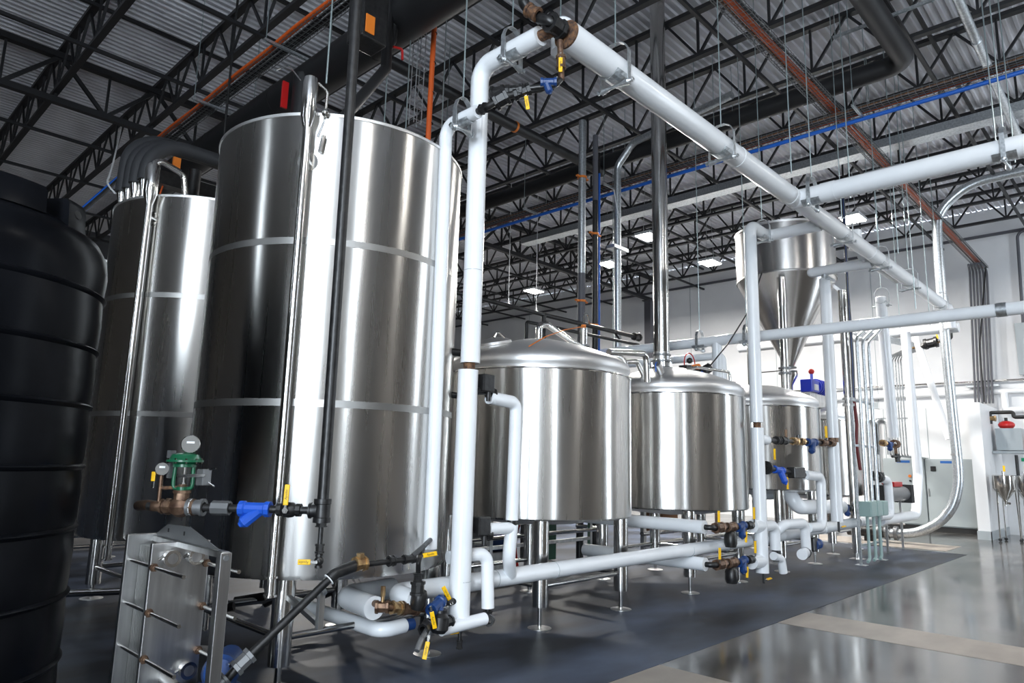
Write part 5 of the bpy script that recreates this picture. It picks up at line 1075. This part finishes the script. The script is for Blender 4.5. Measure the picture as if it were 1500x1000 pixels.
for k, (x, y, lb) in enumerate(((22.0, 3.36, 'small stainless cone funnel on legs beside the partition'), (22.5, 2.98, 'second small stainless cone funnel on legs, nearer the picture edge'))):
    t = thing('funnel_vessel', lb, 'vessel', (x, y, 0), 'small cone vessels')
    mk(MB().lathe([(0, 1.66), (.22, 1.66), (.25, 1.64), (.25, 1.32), (.03, .98), (.03, .88)], (x, y, 0), seg=28), 'cone_body', 'pipe_steel', t); mk(MB().cyl((x, y, 1.66), (x, y, 1.76), .03, 10), 'top_port', 'pipe_steel', t)
    for a in (0.4, 2.5, 4.6):
        lg = mk(MB().cyl((x+.26*math.cos(a), y+.26*math.sin(a), .06), (x+.23*math.cos(a), y+.23*math.sin(a), 1.4), .018, 8), 'leg', 'pipe_steel', t); mk(MB().disc((x+.26*math.cos(a), y+.26*math.sin(a), .04), (1, 0, 0), .04, .03, 12), 'caster', 'print_black', lg)
    mk(MB().cyl((x-.1, y-.1, .95), (x+.1, y+.02, .97), .03, 8), 'valve', 'pipe_steel', t); mk(MB().bar((x-.12, y-.05, 1.75), (x-.12, y-.05, 1.9), .05, .02), 'yellow_tag', 'yellow_plastic', t, smooth=0)
pb = thing('notice', 'small printed notice on the wall below the boiler', 'notice', (24.4, 3.2, 1.9)); mk(MB().bb(24.44, 24.45, 3.0, 3.3, 1.75, 2.2), 'sheet', 'white_paint', pb, smooth=0); mk(MB().bb(24.435, 24.44, 3.03, 3.27, 2.05, 2.15), 'green_print', 'green_plastic', pb, smooth=0)
# skid clutter under and behind the kettles
sk1 = thing('pump_skid', 'low steel pump skid standing behind the kettle legs', 'pump skid', (7.6, 8.0, 0))
for x in (6.2, 7.4, 8.6, 9.8): mk(MB().bb(x-.03, x+.03, 7.4, 7.46, 0, 1.1), 'post', 'satin_steel', sk1, smooth=0)
for z in (.45, 1.08): mk(MB().bar((6.2, 7.43, z), (9.8, 7.43, z), .05, .05), 'rail', 'satin_steel', sk1, smooth=0)
mk(MB().cyl((7.7, 7.9, .48), (8.15, 7.9, .48), .17, 18), 'blue_motor', 'blue_dark', sk1); mk(MB().cyl((7.35, 7.9, .48), (7.7, 7.9, .48), .20, 18), 'pump_head', 'pipe_steel', sk1); mk(MB().bb(7.4, 8.2, 7.75, 8.05, 0, .32), 'bed', 'satin_steel', sk1, smooth=0)
mk(MB().bb(9.0, 9.35, 7.8, 8.1, .1, .85), 'green_box', 'green_paint', sk1, smooth=0); mk(MB().bb(7.75, 8.0, 8.2, 8.4, .75, 1.05), 'yellow_box', 'yellow_plastic', sk1, smooth=0)
mk(MB().tube([(8.3, 7.7, 1.2), (8.35, 7.7, .8), (8.2, 7.7, .5), (8.3, 7.7, .02)], .025, .2, 8), 'red_hose', 'red_paint', sk1)
for z, y in ((.62, 7.2), (.82, 7.1), (1.0, 7.25)): mk(MB().tube([(5.4, y, z), (9.9, y, z), (9.9, y+.6, z)], .03, .06, 8), 'pipe', 'pipe_steel' if z < .9 else 'black_iron', sk1)
sk2 = thing('pipe_rack', 'low steel pipe rack on the floor behind the kettle under the hopper', 'pipe rack', (13, 7.4, 0))
for z in (.25, .45, .95, 1.12): mk(MB().cyl((11.2, 7.3, z), (15.6, 7.3, z), .045 if z < .9 else .035, 10), 'pipe', 'pipe_steel' if z != .95 else 'black_iron', sk2)
for x in (11.4, 12.9, 14.3, 15.5): mk(MB().bb(x-.04, x+.04, 7.36, 7.44, 0, 1.2), 'post', 'satin_steel', sk2, smooth=0)
mk(MB().bb(12.9, 13.5, 7.9, 8.4, .3, .75), 'cardboard_box', 'brown_rag', sk2, smooth=0)
uh = thing('valve_manifold', 'cluster of small black and steel valves under the tall tank', 'valve', (3.6, 6.4, .5))
for k in range(5): mk(MB().cyl((2.9+.3*k, 6.6, .28+.06*(k % 2)), (3.1+.3*k, 6.4, .34+.05*(k % 3)), .04, 8), 'valve_body', 'black_iron', uh)
mk(MB().tube([(2.7, 6.7, .3), (4.6, 6.6, .32), (4.9, 7.2, .35)], .035, .06, 8), 'manifold_pipe', 'pipe_steel', uh)
fr = thing('floor_rail', 'steel tube rail lying low between the black tank and the heat exchanger', 'rail', (2.0, 8.2, .2)); mk(MB().cyl((-.5, 9.35, .30), (3.2, 7.75, .30), .035, 10), 'tube', 'pipe_steel', fr)
for x, y in ((.4, 8.96), (2.0, 8.27)): mk(MB().cyl((x, y, 0), (x, y, .3), .018, 8), 'post', 'pipe_steel', fr)
wc = thing('cable', 'thin white cable sagging from the roof above the black tank', 'cable', (2.9, 11, 5.4)); mk(MB().tube(smooth_pts([(4.22, 15.9, 8.62), (3.75, 14.2, 7.6), (3.12, 12.0, 6.15), (2.86, 11.1, 5.62), (2.93, 10.9, 5.42)]), .014, 0, 6), 'cable', 'white_paint', wc)
bv = thing('hose_manifold', 'black valve manifold with orange tags hanging behind the tall tanks', 'valve', (3.6, 10.2, 5.6))
mk(MB().bb(3.3, 4.3, 10.3, 10.5, 5.55, 5.75), 'beam', 'black_iron', bv, smooth=0); mk(MB().cyl((3.75, 10.2, 5.35), (3.75, 10.2, 5.85), .09, 12), 'valve_body', 'black_iron', bv); mk(MB().bb(3.42, 3.52, 10.15, 10.2, 5.75, 5.95), 'orange_tag', 'orange_clamp', bv, smooth=0); mk(MB().ball((3.95, 10.1, 5.42), .04), 'red_knob', 'red_paint', bv); mk(MB().tube([(3.4, 10.4, 5.6), (3.2, 10.3, 4.6)], .012, 0, 6), 'orange_wire', 'orange_cable', bv); mk(MB().cyl((4.2, 10.4, 5.7), (4.2, 10.4, 9.6), .02, 8), 'hanger', 'black_iron', bv)
mk(MB().cyl((3.9, 11.9, 6.2), (5.2, 11.9, 6.15), .05, 8), 'blue_pipe', 'blue_cable', bv)
